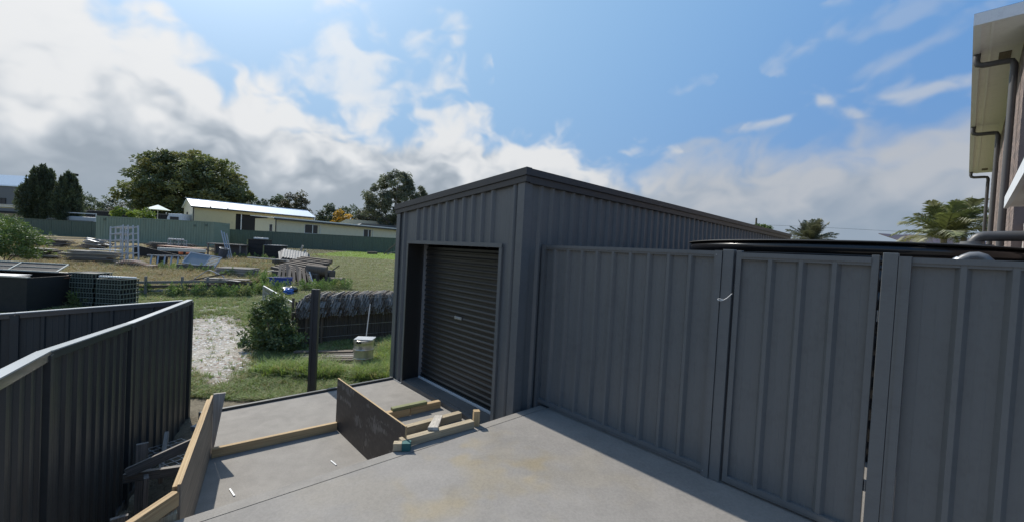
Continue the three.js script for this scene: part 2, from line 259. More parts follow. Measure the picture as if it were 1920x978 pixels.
// ------------------------------------------------------------------ terrain
{
  const axis = (segs) => { const r = []; for (const [a, b, st] of segs) for (let x = a; x < b - 1e-6; x += st) r.push(x); r.push(segs[segs.length - 1][1]); return r; };
  const S = axis([[-1800, -400, 350], [-400, -100, 50], [-100, -36, 3], [-36, -20, 0.6], [-20, 0, 0.22], [0, 12, 0.8], [12, 60, 6], [60, 400, 60], [400, 1800, 350]]);
  const D = axis([[-1500, -100, 350], [-100, -10, 15], [-10, 3, 1], [3, 16, 0.2], [16, 30, 0.35], [30, 52, 0.7], [52, 130, 6], [130, 400, 45], [400, 2000, 400]]);
  const pos = [], col = [], uv = [], idx = [], cc = [0, 0, 0];
  const gr = [0.165, 0.185, 0.060], br = [0.24, 0.33, 0.045], dry = [0.185, 0.14, 0.07], shell = [0.48, 0.445, 0.39], dirt = [0.17, 0.14, 0.105], straw = [0.27, 0.255, 0.14];
  for (const d of D) for (const s of S) {
    const p = yard(s, d); pos.push(p.x, groundXZ(p.x, p.z), p.z); uv.push(s, d);
    const a = fbm2(s * 0.45, d * 0.45, 4), b = fbm2(s * 1.7 + 40, d * 1.7, 3);
    let c = gr.slice(); const to = (t, k) => { k = clamp(k); for (let i = 0; i < 3; i++) c[i] = mix(c[i], t[i], k); };
    // open lawn: pale straw with green, bright strip by the fence
    to(straw, sstep(12, 17, d) * (0.72 + 0.7 * a) * (d < 60 ? 1 : 0.3));
    to(dirt, 0.55 * sstep(0.1, 0.45, a + 0.4 * b) * sstep(20, 26, d) * sstep(42, 36, d) * sstep(-22, -15, s));
    to(br, sstep(36.5, 39.5, d + 1.2 * a) * sstep(50, 47, d) * 0.95 * sstep(-20, -18, s));
    // dry grass between the heaps
    to(dry, sstep(-11.5, -13, s + a) * sstep(13.5, 15, d) * sstep(-14, -17, s + (d < 27 ? -9 : 0)) * (d < 48 ? 1 : 0) * (0.85 + 0.4 * b));
    // crushed shell and rubble on the worn track, with bare earth round it
    const trk = Math.hypot((s + 6.7 + 0.7 * (d - 9.3)) / 0.95, (d - 9.3) / 2.5) + 0.35 * a + 0.25 * b;
    to(dirt, sstep(1.35, 0.95, trk) * 0.9); to(shell, sstep(1.05, 0.75, trk) * (0.75 + 0.6 * b));
    to(shell, 0.6 * sstep(1, 0.6, Math.hypot((s + 9.2) / 2.2, (d - 12.6) / 1.1) + 0.6 * b));
    to(dirt, 0.8 * sstep(1, 0.6, Math.hypot((s + 3.1) / 0.8, (d - 8) / 0.7) + 0.4 * b));
    to(dirt, 0.9 * sstep(7.0, 6.2, d + 0.6 * a));
    to(dry, 0.8 * sstep(1, 0.5, Math.hypot((s + 6.0) / 0.7, (d - 7.3) / 0.35) + 0.4 * b));
    col.push(...c);
  }
  const nS = S.length; for (let j = 0; j < D.length - 1; j++) for (let i = 0; i < nS - 1; i++) { const a = j * nS + i; idx.push(a, a + 1, a + nS, a + 1, a + nS + 1, a + nS); }
  const g = new THREE.BufferGeometry(); g.setAttribute('position', new THREE.Float32BufferAttribute(pos, 3)); g.setAttribute('color', new THREE.Float32BufferAttribute(col, 3)); g.setAttribute('uv', new THREE.Float32BufferAttribute(uv, 2)); g.setIndex(idx); g.computeVertexNormals();
  const gt = tex(1024, 1024, (() => { const R = mulberry(7), a = vnoise(90, 256), b = vnoise(91, 64), c = vnoise(92, 16); return (u, v) => { const n = 0.42 + 0.42 * a(u * 256, v * 256) + 0.3 * b(u * 64, v * 64) + 0.22 * c(u * 16, v * 16) + 0.3 * (R() - 0.5); return [n * 1.02, n, n * 0.96]; }; })(), 0.42, 0.42);
  structure(obj('ground', g, std({ vertexColors: true, map: gt, roughness: 1, bumpMap: gt, bumpScale: 0.02 })));
}

// ------------------------------------------------------------------ concrete
const slabUV = g => { g = flat(g); const p = g.attributes.position, n = g.attributes.normal, uv = new Float32Array(p.count * 2); for (let i = 0; i < p.count; i++) { if (Math.abs(n.getY(i)) > 0.5) { uv[2 * i] = p.getX(i) + 6; uv[2 * i + 1] = 2 - p.getZ(i); } else { uv[2 * i] = p.getX(i) + p.getZ(i) + 9; uv[2 * i + 1] = p.getY(i) + 2; } } g.setAttribute('uv', new THREE.BufferAttribute(uv, 2)); return g; };
{
  const up = structure(obj('upper_slab', slabUV(span(-2.945, 5, -0.75, 0, -13, 0.45)), M.slabUpper));
  // tooled strip along the step, parted from the slab by a groove
  const e = obj('edge_strip', slabUV(span(-3.05, -2.957, -0.75, -0.002, -3.40, 0.45)), M.slabLower, up);
  obj('groove_filler', slabUV(span(-2.957, -2.945, -0.75, -0.012, -3.40, 0.45)), M.slabDark, up);
  const sh = new THREE.Shape(); [[-5.86, -3.06], [-3.05, -3.06], [-3.05, -0.2], [-4.76, -0.57], [-5.86, -0.62]].forEach(([x, z], i) => i ? sh.lineTo(x, -z) : sh.moveTo(x, -z));
  const lo = structure(obj('lower_slab', slabUV(mv(new THREE.ExtrudeGeometry(sh, { depth: 0.35, bevelEnabled: false }), 0, -0.75, 0, -Math.PI / 2)), M.slabLower));
  obj('form_rail', [bar([-5.885, -0.44, -3.06], [-5.885, -0.44, -0.62], 0.04, 0.14)], M.monument, lo);
}

// ------------------------------------------------------------------ shed
{
  const Z = -3.09, X0 = -5.97, X1 = -3.17, FL = -0.335, BK = -13.6;
  const roofY = x => 2.455 + (x - X1) * 0.0895;
  const shed = thing('garden_shed', 'grey ribbed steel shed with roller door and flat sloping roof', 'shed', [X0, -0.4, Z]);
  const L = g => mv(merge(g), -X0, 0.4, -Z);
  const ribs = ribsFrom(-5.755, -3.3, 0.1882);
  const dx0 = -5.59, dx1 = -3.51, dt = 1.734;
  obj('front_wall', L([mv(ribSheet(X0, dx0, -0.4, roofY, ribs), 0, 0, Z), mv(ribSheet(dx0, dx1, dt, roofY, ribs), 0, 0, Z), mv(ribSheet(dx1, X1, -0.4, roofY, ribs), 0, 0, Z)]), M.basalt, shed);
  const sideRibs = ribsFrom(0.25, 10.4, 0.1882);
  obj('side_wall', L(mv(ribSheet(0, Z - BK, -0.4, 2.455, sideRibs), X1, 0, Z, 0, Math.PI / 2)), M.basalt, shed);
  obj('side_wall', L(mv(ribSheet(0, Z - BK, -0.4, 2.2, sideRibs), X0, 0, BK, 0, -Math.PI / 2)), M.basalt, shed);
  obj('rear_wall', L(mv(ribSheet(-X1, -X0, -0.4, x => roofY(-x), ribs.map(x => -x)), 0, 0, BK, 0, Math.PI)), M.basalt, shed);
  // folded corner flashings
  obj('corner_flashing', L([span(X1 - 0.075, X1 + 0.03, -0.4, 2.45, Z + 0.012, Z + 0.031), span(X1 + 0.012, X1 + 0.0305, -0.4, 2.45, Z - 0.085, Z + 0.012)]), M.basaltTrim, shed);
  obj('corner_flashing', L([span(X0 - 0.03, X0 + 0.075, -0.4, 2.19, Z + 0.012, Z + 0.031), span(X0 - 0.0305, X0 - 0.012, -0.4, 2.19, Z - 0.085, Z + 0.012)]), M.basaltTrim, shed);
  // barge over the front wall: deep cap above a shallower fold
  const bargeAt = (dy0, dy1, z0, z1, xo) => { const a = X0 - xo, b = X1 + xo, g = bar([a, 0, (z0 + z1) / 2], [b, 0, (z0 + z1) / 2], z1 - z0, dy1 - dy0); const p = g.attributes.position; for (let i = 0; i < p.count; i++) p.setY(i, p.getY(i) + roofY(p.getX(i)) + (dy0 + dy1) / 2); g.computeVertexNormals(); return g; };
  obj('barge_cap', L(bargeAt(0.055, 0.135, Z - 0.02, Z + 0.062, 0.075)), M.barge, shed);
  obj('barge_fold', L(bargeAt(-0.012, 0.052, Z - 0.02, Z + 0.046, 0.06)), M.barge, shed);
  obj('eave_cap', L(span(X1 - 0.02, X1 + 0.075, 2.517, 2.59, BK, Z - 0.021)), M.barge, shed);
  obj('eave_fold', L(span(X1 - 0.02, X1 + 0.055, 2.44, 2.514, BK, Z - 0.021)), M.barge, shed);
  { const rg = ribSheet(X0 - 0.02, X1 - 0.03, 0, 10.4, ribsFrom(-5.9, -3.25, 0.1882)); mv(rg, 0, 0, Z - 0.03, -Math.PI / 2); const p = rg.attributes.position; for (let i = 0; i < p.count; i++) p.setY(i, p.getY(i) + roofY(p.getX(i)) + 0.06); rg.computeVertexNormals(); obj('roof', L(rg), M.basalt, shed); }
  // door opening: folded reveals, head and the raised concrete sill
  obj('door_reveal', L(span(dx0 - 0.012, dx0, -0.4, dt, Z - 0.3, Z + 0.03)), M.doorDark, shed);
  obj('door_reveal', L(span(dx1, dx1 + 0.012, -0.4, dt, Z - 0.3, Z + 0.03)), M.basaltTrim, shed);
  obj('door_flashing', L(span(dx1 + 0.012, dx1 + 0.05, -0.4, dt, Z + 0.002, Z + 0.031)), M.basaltTrim, shed);
  obj('door_flashing', L(span(dx0 - 0.05, dx0 - 0.012, -0.4, dt, Z + 0.002, Z + 0.031)), M.basaltTrim, shed);
  obj('head_flashing', L([span(dx0 - 0.05, dx1 + 0.05, dt, dt + 0.012, Z - 0.3, Z + 0.036), span(dx0 - 0.05, dx1 + 0.05, dt + 0.012, dt + 0.05, Z + 0.028, Z + 0.0345)]), M.basaltTrim, shed);
  obj('shed_floor', L(slabUV(span(X0 + 0.02, X1 - 0.02, -0.75, FL, BK + 0.02, Z - 0.028))), M.slabDark, shed);
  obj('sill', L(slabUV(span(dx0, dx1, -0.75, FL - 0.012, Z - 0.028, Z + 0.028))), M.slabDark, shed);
  obj('base_rail', L([span(X0, dx0 - 0.012, -0.402, -0.385, Z + 0.031, Z + 0.043)]), M.galv, shed);
  // roller door
  const door = new THREE.Group(); door.name = 'roller_door'; shed.add(door); door.position.set(-X0, 0.4, -Z);
  const zD = Z - 0.27, pitch = 0.0762, nSl = 26, y0 = FL + 0.05;
  { // one curtain slat: a rounded bead above a flat web
    const prof = []; for (let k = 0; k <= 7; k++) { const t = k / 7; prof.push([t * 0.046, Math.sin(t * Math.PI) * 0.013]); } prof.push([0.0762, 0]);
    const pos = [], a = dx0 + 0.05, b = dx1 - 0.035;
    for (let k = 1; k < prof.length; k++) { const [ya, za] = prof[k - 1], [yb, zb] = prof[k], q = [[a, ya, za], [b, ya, za], [b, yb, zb], [a, yb, zb]]; for (const i of [0, 1, 2, 0, 2, 3]) pos.push(...q[i]); }
    const g = new THREE.BufferGeometry(); g.setAttribute('position', new THREE.Float32BufferAttribute(pos, 3)); g.computeVertexNormals(); const uv = []; for (let i = 0; i < pos.length; i += 3) uv.push(pos[i], pos[i + 1]); g.setAttribute('uv', new THREE.Float32BufferAttribute(uv, 2));
    for (let k = 0; k < nSl; k++) { const m = obj('slat', g, M.doorDark, door); m.position.set(0, y0 + k * pitch, zD); }
  }
  obj('door_guide', span(dx0, dx0 + 0.05, FL, dt, zD - 0.02, zD + 0.028), M.galv, door);
  obj('door_guide', span(dx1 - 0.035, dx1, FL, dt, zD - 0.02, zD + 0.028), M.doorDark, door);
  obj('bottom_rail', [span(dx0 + 0.05, dx1 - 0.035, FL + 0.002, FL + 0.05, zD - 0.012, zD + 0.03)], M.doorDark, door);
  obj('weather_strip', rb(dx1 - dx0 - 0.085, 0.035, 0.03, 0.008, (dx0 + dx1) / 2 + 0.008, FL + 0.0185, zD + 0.046), M.rubber, door);
  obj('handle', [rb(0.16, 0.04, 0.012, 0.004, -4.62, 0.74, zD + 0.019), cyl(0.02, 0.02, 0.014, 16, -4.66, 0.74, zD + 0.031, Math.PI / 2), rb(0.07, 0.014, 0.012, 0.004, -4.60, 0.74, zD + 0.03)], M.galv, door);
}

// ------------------------------------------------------------------ right-hand fence and gate (plane z = -3.40)
{
  const Z = -3.40, H = 1.79;
  const rail = (x0, x1, y0, y1) => [span(x0, x1, y0, y1, Z - 0.02, Z + 0.022), span(x0, x1, y0 + (y1 - y0) * 0.35, y1 - 0.004, Z + 0.022, Z + 0.03)];
  function panel(name, label, x0, x1, ribs, postL, postR) {
    const t = thing(name, label, 'fence', [(x0 + x1) / 2, 0, Z]); const L = g => mv(merge(g), -(x0 + x1) / 2, 0, -Z);
    obj('infill_sheet', L(mv(ribSheet(x0, x1, 0.05, H - 0.02, ribs, 0.032, 0.024, 0.066), 0, 0, Z - 0.008)), M.basalt, t);
    obj('top_rail', L(rail(x0, x1, H - 0.048, H)), M.basaltTrim, t);
    obj('bottom_rail', L(rail(x0, x1, 0.028, 0.076)), M.basaltTrim, t);
    for (const [a, b, y0] of [postL, postR]) if (a !== undefined) obj('post', L([span(a, b, y0, H + 0.004, Z - 0.03, Z + 0.034), span(a + (b - a) * 0.32, b, y0, H + 0.002, Z + 0.034, Z + 0.042)]), M.basaltTrim, t);
    return { t, L };
  }
  const a = panel('steel_fence_panel', 'ribbed grey steel fence panel meeting the shed wall', -3.075, -1.275, ribsFrom(-2.952, -1.4, 0.1852), [-3.128, -3.076, -0.3], [-1.274, -1.215, 0]);
  obj('screw', a.L([cyl(0.005, 0.005, 0.006, 8, -1.256, 0.045, Z + 0.037, Math.PI / 2)]), M.galv, a.t);
  obj('screw', a.L([cyl(0.005, 0.005, 0.006, 8, -1.256, H - 0.03, Z + 0.037, Math.PI / 2)]), M.galv, a.t);
  panel('steel_fence_panel', 'ribbed grey steel fence panel right of the gate, running out of frame', -0.158, 1.7, ribsFrom(-0.135, 1.6, 0.1852), [-0.214, -0.159, 0], [1.701, 1.76, 0]);
  // gate posts and the gate itself
  tag(obj('gate_post', [rb(0.078, H + 0.012, 0.07, 0.003, 0, (H + 0.012) / 2, 0)], M.basaltTrim), 'grey square gate post on the latch side left of the gate', 'post').position.set(-1.173, 0, Z);
  tag(obj('gate_post', [rb(0.07, H + 0.022, 0.07, 0.003, 0, (H + 0.022) / 2, 0)], M.basaltTrim), 'grey square gate post on the hinge side right of the gate', 'post').position.set(-0.2515, 0, Z);
  const gx0 = -1.118, gx1 = -0.302, gy0 = 0.02, gy1 = 1.785;
  const t = thing('steel_gate', 'ribbed grey steel gate closed between two square posts', 'gate', [(gx0 + gx1) / 2, gy0, Z]); const L = g => mv(merge(g), -(gx0 + gx1) / 2, -gy0, -Z);
  obj('stile', L(rb(0.036, gy1 - gy0 + 0.012, 0.042, 0.002, gx0 + 0.018, (gy0 + gy1) / 2 + 0.006, Z)), M.basaltTrim, t);
  obj('stile', L(rb(0.036, gy1 - gy0 + 0.012, 0.042, 0.002, gx1 - 0.018, (gy0 + gy1) / 2 + 0.006, Z)), M.basaltTrim, t);
  obj('top_rail', L(rail(gx0 + 0.036, gx1 - 0.036, gy1 - 0.052, gy1 - 0.002)), M.basaltTrim, t);
  obj('bottom_rail', L(rail(gx0 + 0.036, gx1 - 0.036, gy0, gy0 + 0.05)), M.basaltTrim, t);
  obj('infill_sheet', L(mv(ribSheet(gx0 + 0.036, gx1 - 0.036, gy0 + 0.04, gy1 - 0.03, [-1.062, -0.89, -0.704, -0.519, -0.375], 0.032, 0.024, 0.066), 0, 0, Z - 0.008)), M.basalt, t);
  for (const y of [0.35, 1.42]) obj('hinge', L([cyl(0.008, 0.008, 0.07, 12, gx1 + 0.007, y, Z - 0.012)]), M.galv, t);
  const w = obj('wire_loop', [tube([[0, 0, 0.004], [-0.045, -0.05, 0.022], [-0.075, -0.062, 0.03], [-0.095, -0.055, 0.03], [-0.08, -0.048, 0.03], [-0.05, -0.055, 0.024]], 0.0025, 30, 6)], M.white);
  w.position.set(-1.124, 1.47, Z + 0.037); tag(w, 'thin pale wire loop hanging by the gate latch gap', 'wire');
}

// ------------------------------------------------------------------ dark fences on the left
{
  // one panel between two plan points; tops may differ
  function darkPanel(label, a, b, ya, yb, base, flip, lastPost) {
    const dx = b[0] - a[0], dz = b[1] - a[1], len = Math.hypot(dx, dz), turn = Math.atan2(-dz, dx);
    const t = thing('dark_fence_panel', label, 'fence', [a[0], base, a[1]], turn); const ya2 = ya - base, yb2 = yb - base, top = x => mix(ya2, yb2, clamp(x / len));
    const f = flip ? -1 : 1; let sh = ribSheet(0.03, len - 0.03, 0.06, x => top(x) - 0.02, ribsFrom(0.12, len - 0.08, 0.186), 0.017 * f, 0.024, 0.05);
    obj('infill_sheet', sh, M.monument, t);
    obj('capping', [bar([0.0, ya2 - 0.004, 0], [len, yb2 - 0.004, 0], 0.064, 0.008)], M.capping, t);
    obj('top_rail', [bar([0.0, ya2 - 0.0165, 0], [len, yb2 - 0.0165, 0], 0.06, 0.016), bar([0.035, ya2 - 0.042, 0], [len - 0.035, yb2 - 0.042, 0], 0.054, 0.036)], M.monumentTrim, t);
    obj('bottom_rail', [bar([0.035, 0.075, 0], [len - 0.035, 0.075, 0], 0.04, 0.05)], M.monumentTrim, t);
    obj('post', [rb(0.066, ya2 - 0.028, 0.07, 0.003, 0.0, (ya2 - 0.028) / 2, 0)], M.monument, t);
    if (lastPost) obj('post', [rb(0.066, yb2 - 0.028, 0.07, 0.003, len, (yb2 - 0.028) / 2, 0)], M.monument, t);
    return t;
  }
  const E = [-7.0, -0.6], P1 = [-5.36, 0.0], P2 = [-3.70, 0.37], P3 = [-2.1, 0.52], P4 = [-0.3, 0.62];
  darkPanel('dark grey fence panel ending at the corner post beside the grass', E, P1, 0.815, 0.815, -1.0, true, false);
  darkPanel('dark grey fence panel in the middle of the raking left fence', P1, P2, 0.817, 0.95, -1.0, true, false);
  darkPanel('dark grey fence panel nearest the camera at the left edge', P2, P3, 0.952, 1.07, -1.0, true, true);
  darkPanel('dark grey fence panel behind the raking fence, next to the corner post', [-7.0, -0.52], [-7.0, 0.92], 0.81, 0.735, -1.0, true, false);
  darkPanel('dark grey fence panel farthest left, behind the raking fence', [-7.0, 0.922], [-7.0, 3.2], 0.734, 0.66, -1.0, true, true);
}
// lone post waiting for the next fence panel
solo('steel_post', 'lone dark grey steel post standing at the slab edge', 'post', [-6.71, groundXZ(-6.71, -2.12), -2.12], rad(47), [span(-0.058, -0.02, 0, 1.74, -0.03, 0.03), span(-0.02, 0.02, 0, 1.738, -0.022, 0.022), span(0.02, 0.058, 0, 1.74, -0.03, 0.03)], M.barge);

// ------------------------------------------------------------------ formwork on the lower slab
{
  const Yl = -0.40;
  // middle board: black film-faced ply with a raw edge
  const mb = thing('formwork_board', 'dark film-faced ply board standing upright across the lower slab', 'board', [-3.85, Yl, -1.74]);
  obj('face', [span(-0.78, 0.78, 0, 0.572, -0.0075, 0.0075)], M.ply, mb);
  obj('raw_edge', [span(-0.78, 0.78, 0.572, 0.5735, -0.0075, 0.0075), span(0.78, 0.7815, 0, 0.5735, -0.0075, 0.0075), span(-0.7815, -0.78, 0, 0.5735, -0.0075, 0.0075)], M.pine, mb);
  // left board, turned a little, stiffened along its outer side
  const lb = thing('formwork_board', 'ply formwork board with timber stiffener beside the left fence', 'board', [-3.96, Yl, -0.425], rad(-12.3));
  obj('face', [span(-0.83, 0.83, 0, 0.565, -0.009, 0.009)], M.plyFace, lb);
  obj('raw_edge', [span(-0.83, 0.83, 0.565, 0.5665, -0.009, 0.009)], M.pine, lb);
  obj('stiffener', [rb(1.6, 0.045, 0.03, 0.003, 0, 0.52, 0.0245)], M.pine, lb);
  { const es = new THREE.Shape(); es.moveTo(0, 0.0); es.lineTo(-0.012, 0); es.lineTo(-0.098, 0.575); es.lineTo(0, 0.575); es.closePath(); obj('end_gusset', [mv(uvBox(new THREE.ExtrudeGeometry(es, { depth: 0.02, bevelEnabled: false })), -0.8305, 0, -0.0095, 0, -Math.PI / 2)], M.paleWood, lb); }
  const timber = (name, label, p, q, w, h, mat, group) => { const m = obj(name, [mv(bar(p, q, w, h, 0.003), -p[0], -p[1], -p[2])], mat); m.position.set(...p); return tag(m, label, 'timber', group); };
  timber('spreader_timber', 'long pine spreader lying between the two formwork boards', [-4.665, Yl + 0.046, -0.60], [-4.585, Yl + 0.046, -1.728], 0.045, 0.09, M.pine);
  timber('pine_timber', 'pine stud on the slab behind the board, holding a green offcut', [-4.575, Yl + 0.046, -1.755], [-4.505, Yl + 0.046, -2.58], 0.07, 0.09, M.pine);
  timber('pine_timber', 'short pine stud whose end almost touches the shed sill', [-4.515, Yl + 0.046, -2.59], [-4.495, Yl + 0.046, -3.02], 0.07, 0.09, M.pine);
  timber('pine_offcut', 'green treated offcut lying on top of a pine stud', [-4.53, Yl + 0.11, -2.36], [-4.50, Yl + 0.11, -2.82], 0.07, 0.036, M.pineGreen);
  timber('pine_timber', 'weathered pine stud lying behind the doubled edge timber', [-4.06, Yl + 0.046, -1.76], [-4.03, Yl + 0.046, -3.02], 0.08, 0.09, M.pineOld);
  timber('edge_timber', 'thick weathered timber lying along the slab step', [-3.085, 0.036, -1.70], [-3.04, 0.036, -2.43], 0.07, 0.068, M.pineOld);
  const eb = timber('end_block', 'pine block with teal painted end at the step edge', [-3.075, 0.034, -1.632], [-3.035, 0.034, -1.69], 0.06, 0.062, M.pineOld);
  obj('painted_end', [mv(bar([-3.0345, 0.034, -1.6908], [-2.995, 0.034, -1.748], 0.062, 0.064), 3.075, -0.034, 1.632)], M.teal, eb);
  timber('timber_stake', 'short pine stake upright at the end of the edge timber', [-3.055, -0.39, -2.485], [-3.0545, 0.145, -2.486], 0.06, 0.06, M.pine);
  timber('brace_plank', 'pale brace plank slanting from edge timber down to stud', [-3.06, 0.088, -2.0], [-4.02, -0.288, -2.70], 0.09, 0.028, M.paleWood);
  timber('form_timber', 'pine timber running from the left board towards the lower frame edge', [-3.16, 0.08, -0.235], [-2.84, 0.08, 0.10], 0.045, 0.09, M.pine);
  timber('form_timber', 'pine offcut under the near end of the left board', [-3.30, -0.06, -0.2], [-3.09, -0.06, -0.19], 0.1, 0.16, M.pineOld);
  timber('pit_brace', 'grey timber brace slanting up to the left board from fence', [-4.78, -0.40, -0.02], [-4.52, -0.14, -0.50], 0.045, 0.08, M.greyWood);
  timber('pit_brace', 'lower grey timber brace in the gap beside the dark fence', [-4.85, -0.47, 0.0], [-4.60, -0.43, -0.49], 0.045, 0.08, M.greyWood);
  timber('pit_stake', 'weathered stake standing in the trench against the dark fence', [-5.2, -1.0, -0.12], [-5.2, -0.33, -0.12], 0.09, 0.035, M.greyWood);
  timber('pit_stake', 'weathered stake crossing the braces in the trench', [-4.62, -1.0, -0.13], [-4.62, -0.40, -0.14], 0.09, 0.035, M.greyWood);
  timber('pit_stake', 'weathered stake stump in the lower left corner', [-4.1, -1.0, 0.02], [-4.1, -0.42, 0.02], 0.1, 0.035, M.greyWood);
  timber('pit_plank', 'grey plank leaning towards the fence corner post', [-5.15, -0.70, -0.26], [-5.9, -0.58, -0.34], 0.04, 0.12, M.greyWood);
  // offcut of reinforcing mesh
  { const t = thing('reinforcing_mesh', 'offcut of pale steel reinforcing mesh in the trench', 'mesh', [-5.45, -0.62, -0.42], 0.4); const g = []; for (let i = 0; i < 9; i++) g.push(bar([-0.34 + i * 0.085, 0, -0.2], [-0.34 + i * 0.085, 0.02, 0.2], 0.006, 0.006)); for (let i = 0; i < 6; i++) g.push(bar([-0.36, 0.004 * i - 0.006, -0.2 + i * 0.08], [0.36, 0.004 * i - 0.006, -0.2 + i * 0.08], 0.006, 0.006)); obj('wires', g, M.galv, t); }
  solo('concrete_block', 'small pale block lying by the corner post', 'block', [-5.98, -0.62, -0.62], 0.5, rb(0.12, 0.06, 0.08, 0.006, 0, 0.03, 0), M.mortar);
  // marker sticks and a rusty nail left on the slab
  timber('marker_stick', 'white marker stick on the lower slab near left board', [-3.985, Yl + 0.005, -0.645], [-3.85, Yl + 0.005, -0.657], 0.014, 0.008, M.white);
  timber('marker_stick', 'white marker stick on the lower slab near middle board', [-3.95, Yl + 0.005, -1.448], [-3.84, Yl + 0.005, -1.46], 0.012, 0.008, M.white);
  timber('rusty_offcut', 'rusty sliver of steel by the foot of the dark board', [-3.72, Yl + 0.006, -1.55], [-3.70, Yl + 0.006, -1.66], 0.012, 0.01, M.rust);
}

// ------------------------------------------------------------------ water tank with its pipes
{
  const cx = -1.0, cz = -6.3, R = 1.6, T = 1.95;
  const t = thing('water_tank', 'large round black plastic water tank behind the grey gate', 'water tank', [cx, 0, cz]);
  const pts = [[R - 0.02, 0], [R, 0.03]]; for (let y = 0.06; y < 1.74; y += 0.0125) pts.push([R - 0.012 + 0.016 * Math.abs(Math.sin(y * Math.PI / 0.19)), y]);
  for (const [y, r] of [[1.79, 0.035], [1.885, 0.045]]) for (let k = 0; k <= 12; k++) { const q = -Math.PI / 2 + k / 12 * Math.PI; pts.push([R - 0.022 + Math.cos(q) * r * 0.75, y + Math.sin(q) * r]); }
  obj('wall', lathe(pts, 160), M.blackPlastic, t);
  obj('lid', lathe([[R - 0.02, 1.938], [R + 0.016, 1.944], [R + 0.018, 1.955], [R - 0.02, 1.962], [R * 0.5, 1.985], [0.3, 2.0], [0.29, 2.03], [0, 2.035]], 120), M.black, t);
  // overflow elbow, ribbed hose and the pipe from the house
  const e = thing('overflow_elbow', 'grey pipe elbow with collar in front of tank rim', 'pipe', [0.045, 1.815, -4.55]);
  obj('elbow', [tube([[0, -0.012, 0], [0.04, 0.022, 0.0], [0.085, 0.03, 0.0], [0.125, 0.01, 0.0], [0.15, -0.05, 0.0], [0.155, -0.3, -0.0], [0.155, -1.81, 0]], 0.034, 60, 20)], M.pvc, e);
  obj('collar', [cyl(0.042, 0.042, 0.04, 24, -0.008, -0.02, 0, 0, 0, Math.PI / 2 + 0.7)], M.galv, e);
  const p = thing('inlet_pipe', 'dark grey pipe running across the tank lid to the house', 'pipe', [0.12, 1.955, -5.75]);
  obj('pipe', [tube([[0, -0.0, 0], [0.01, 0.05, 0], [0.05, 0.105, 0], [0.16, 0.115, 0], [0.9, 0.12, 0]], 0.046, 40, 18)], M.pvcDark, p);
  obj('flange', [cyl(0.16, 0.17, 0.03, 32, -0.02, 0.02, 0), cyl(0.075, 0.075, 0.03, 24, 0, 0.047, 0)], M.pvc, p);
  solo('tank_cap', 'small round grey inspection cap on the tank lid', 'cap', [-0.22, 1.963, -6.2], 0, [lathe([[0.16, 0], [0.16, 0.03], [0.12, 0.055], [0, 0.065]], 30)], M.pvc);
}

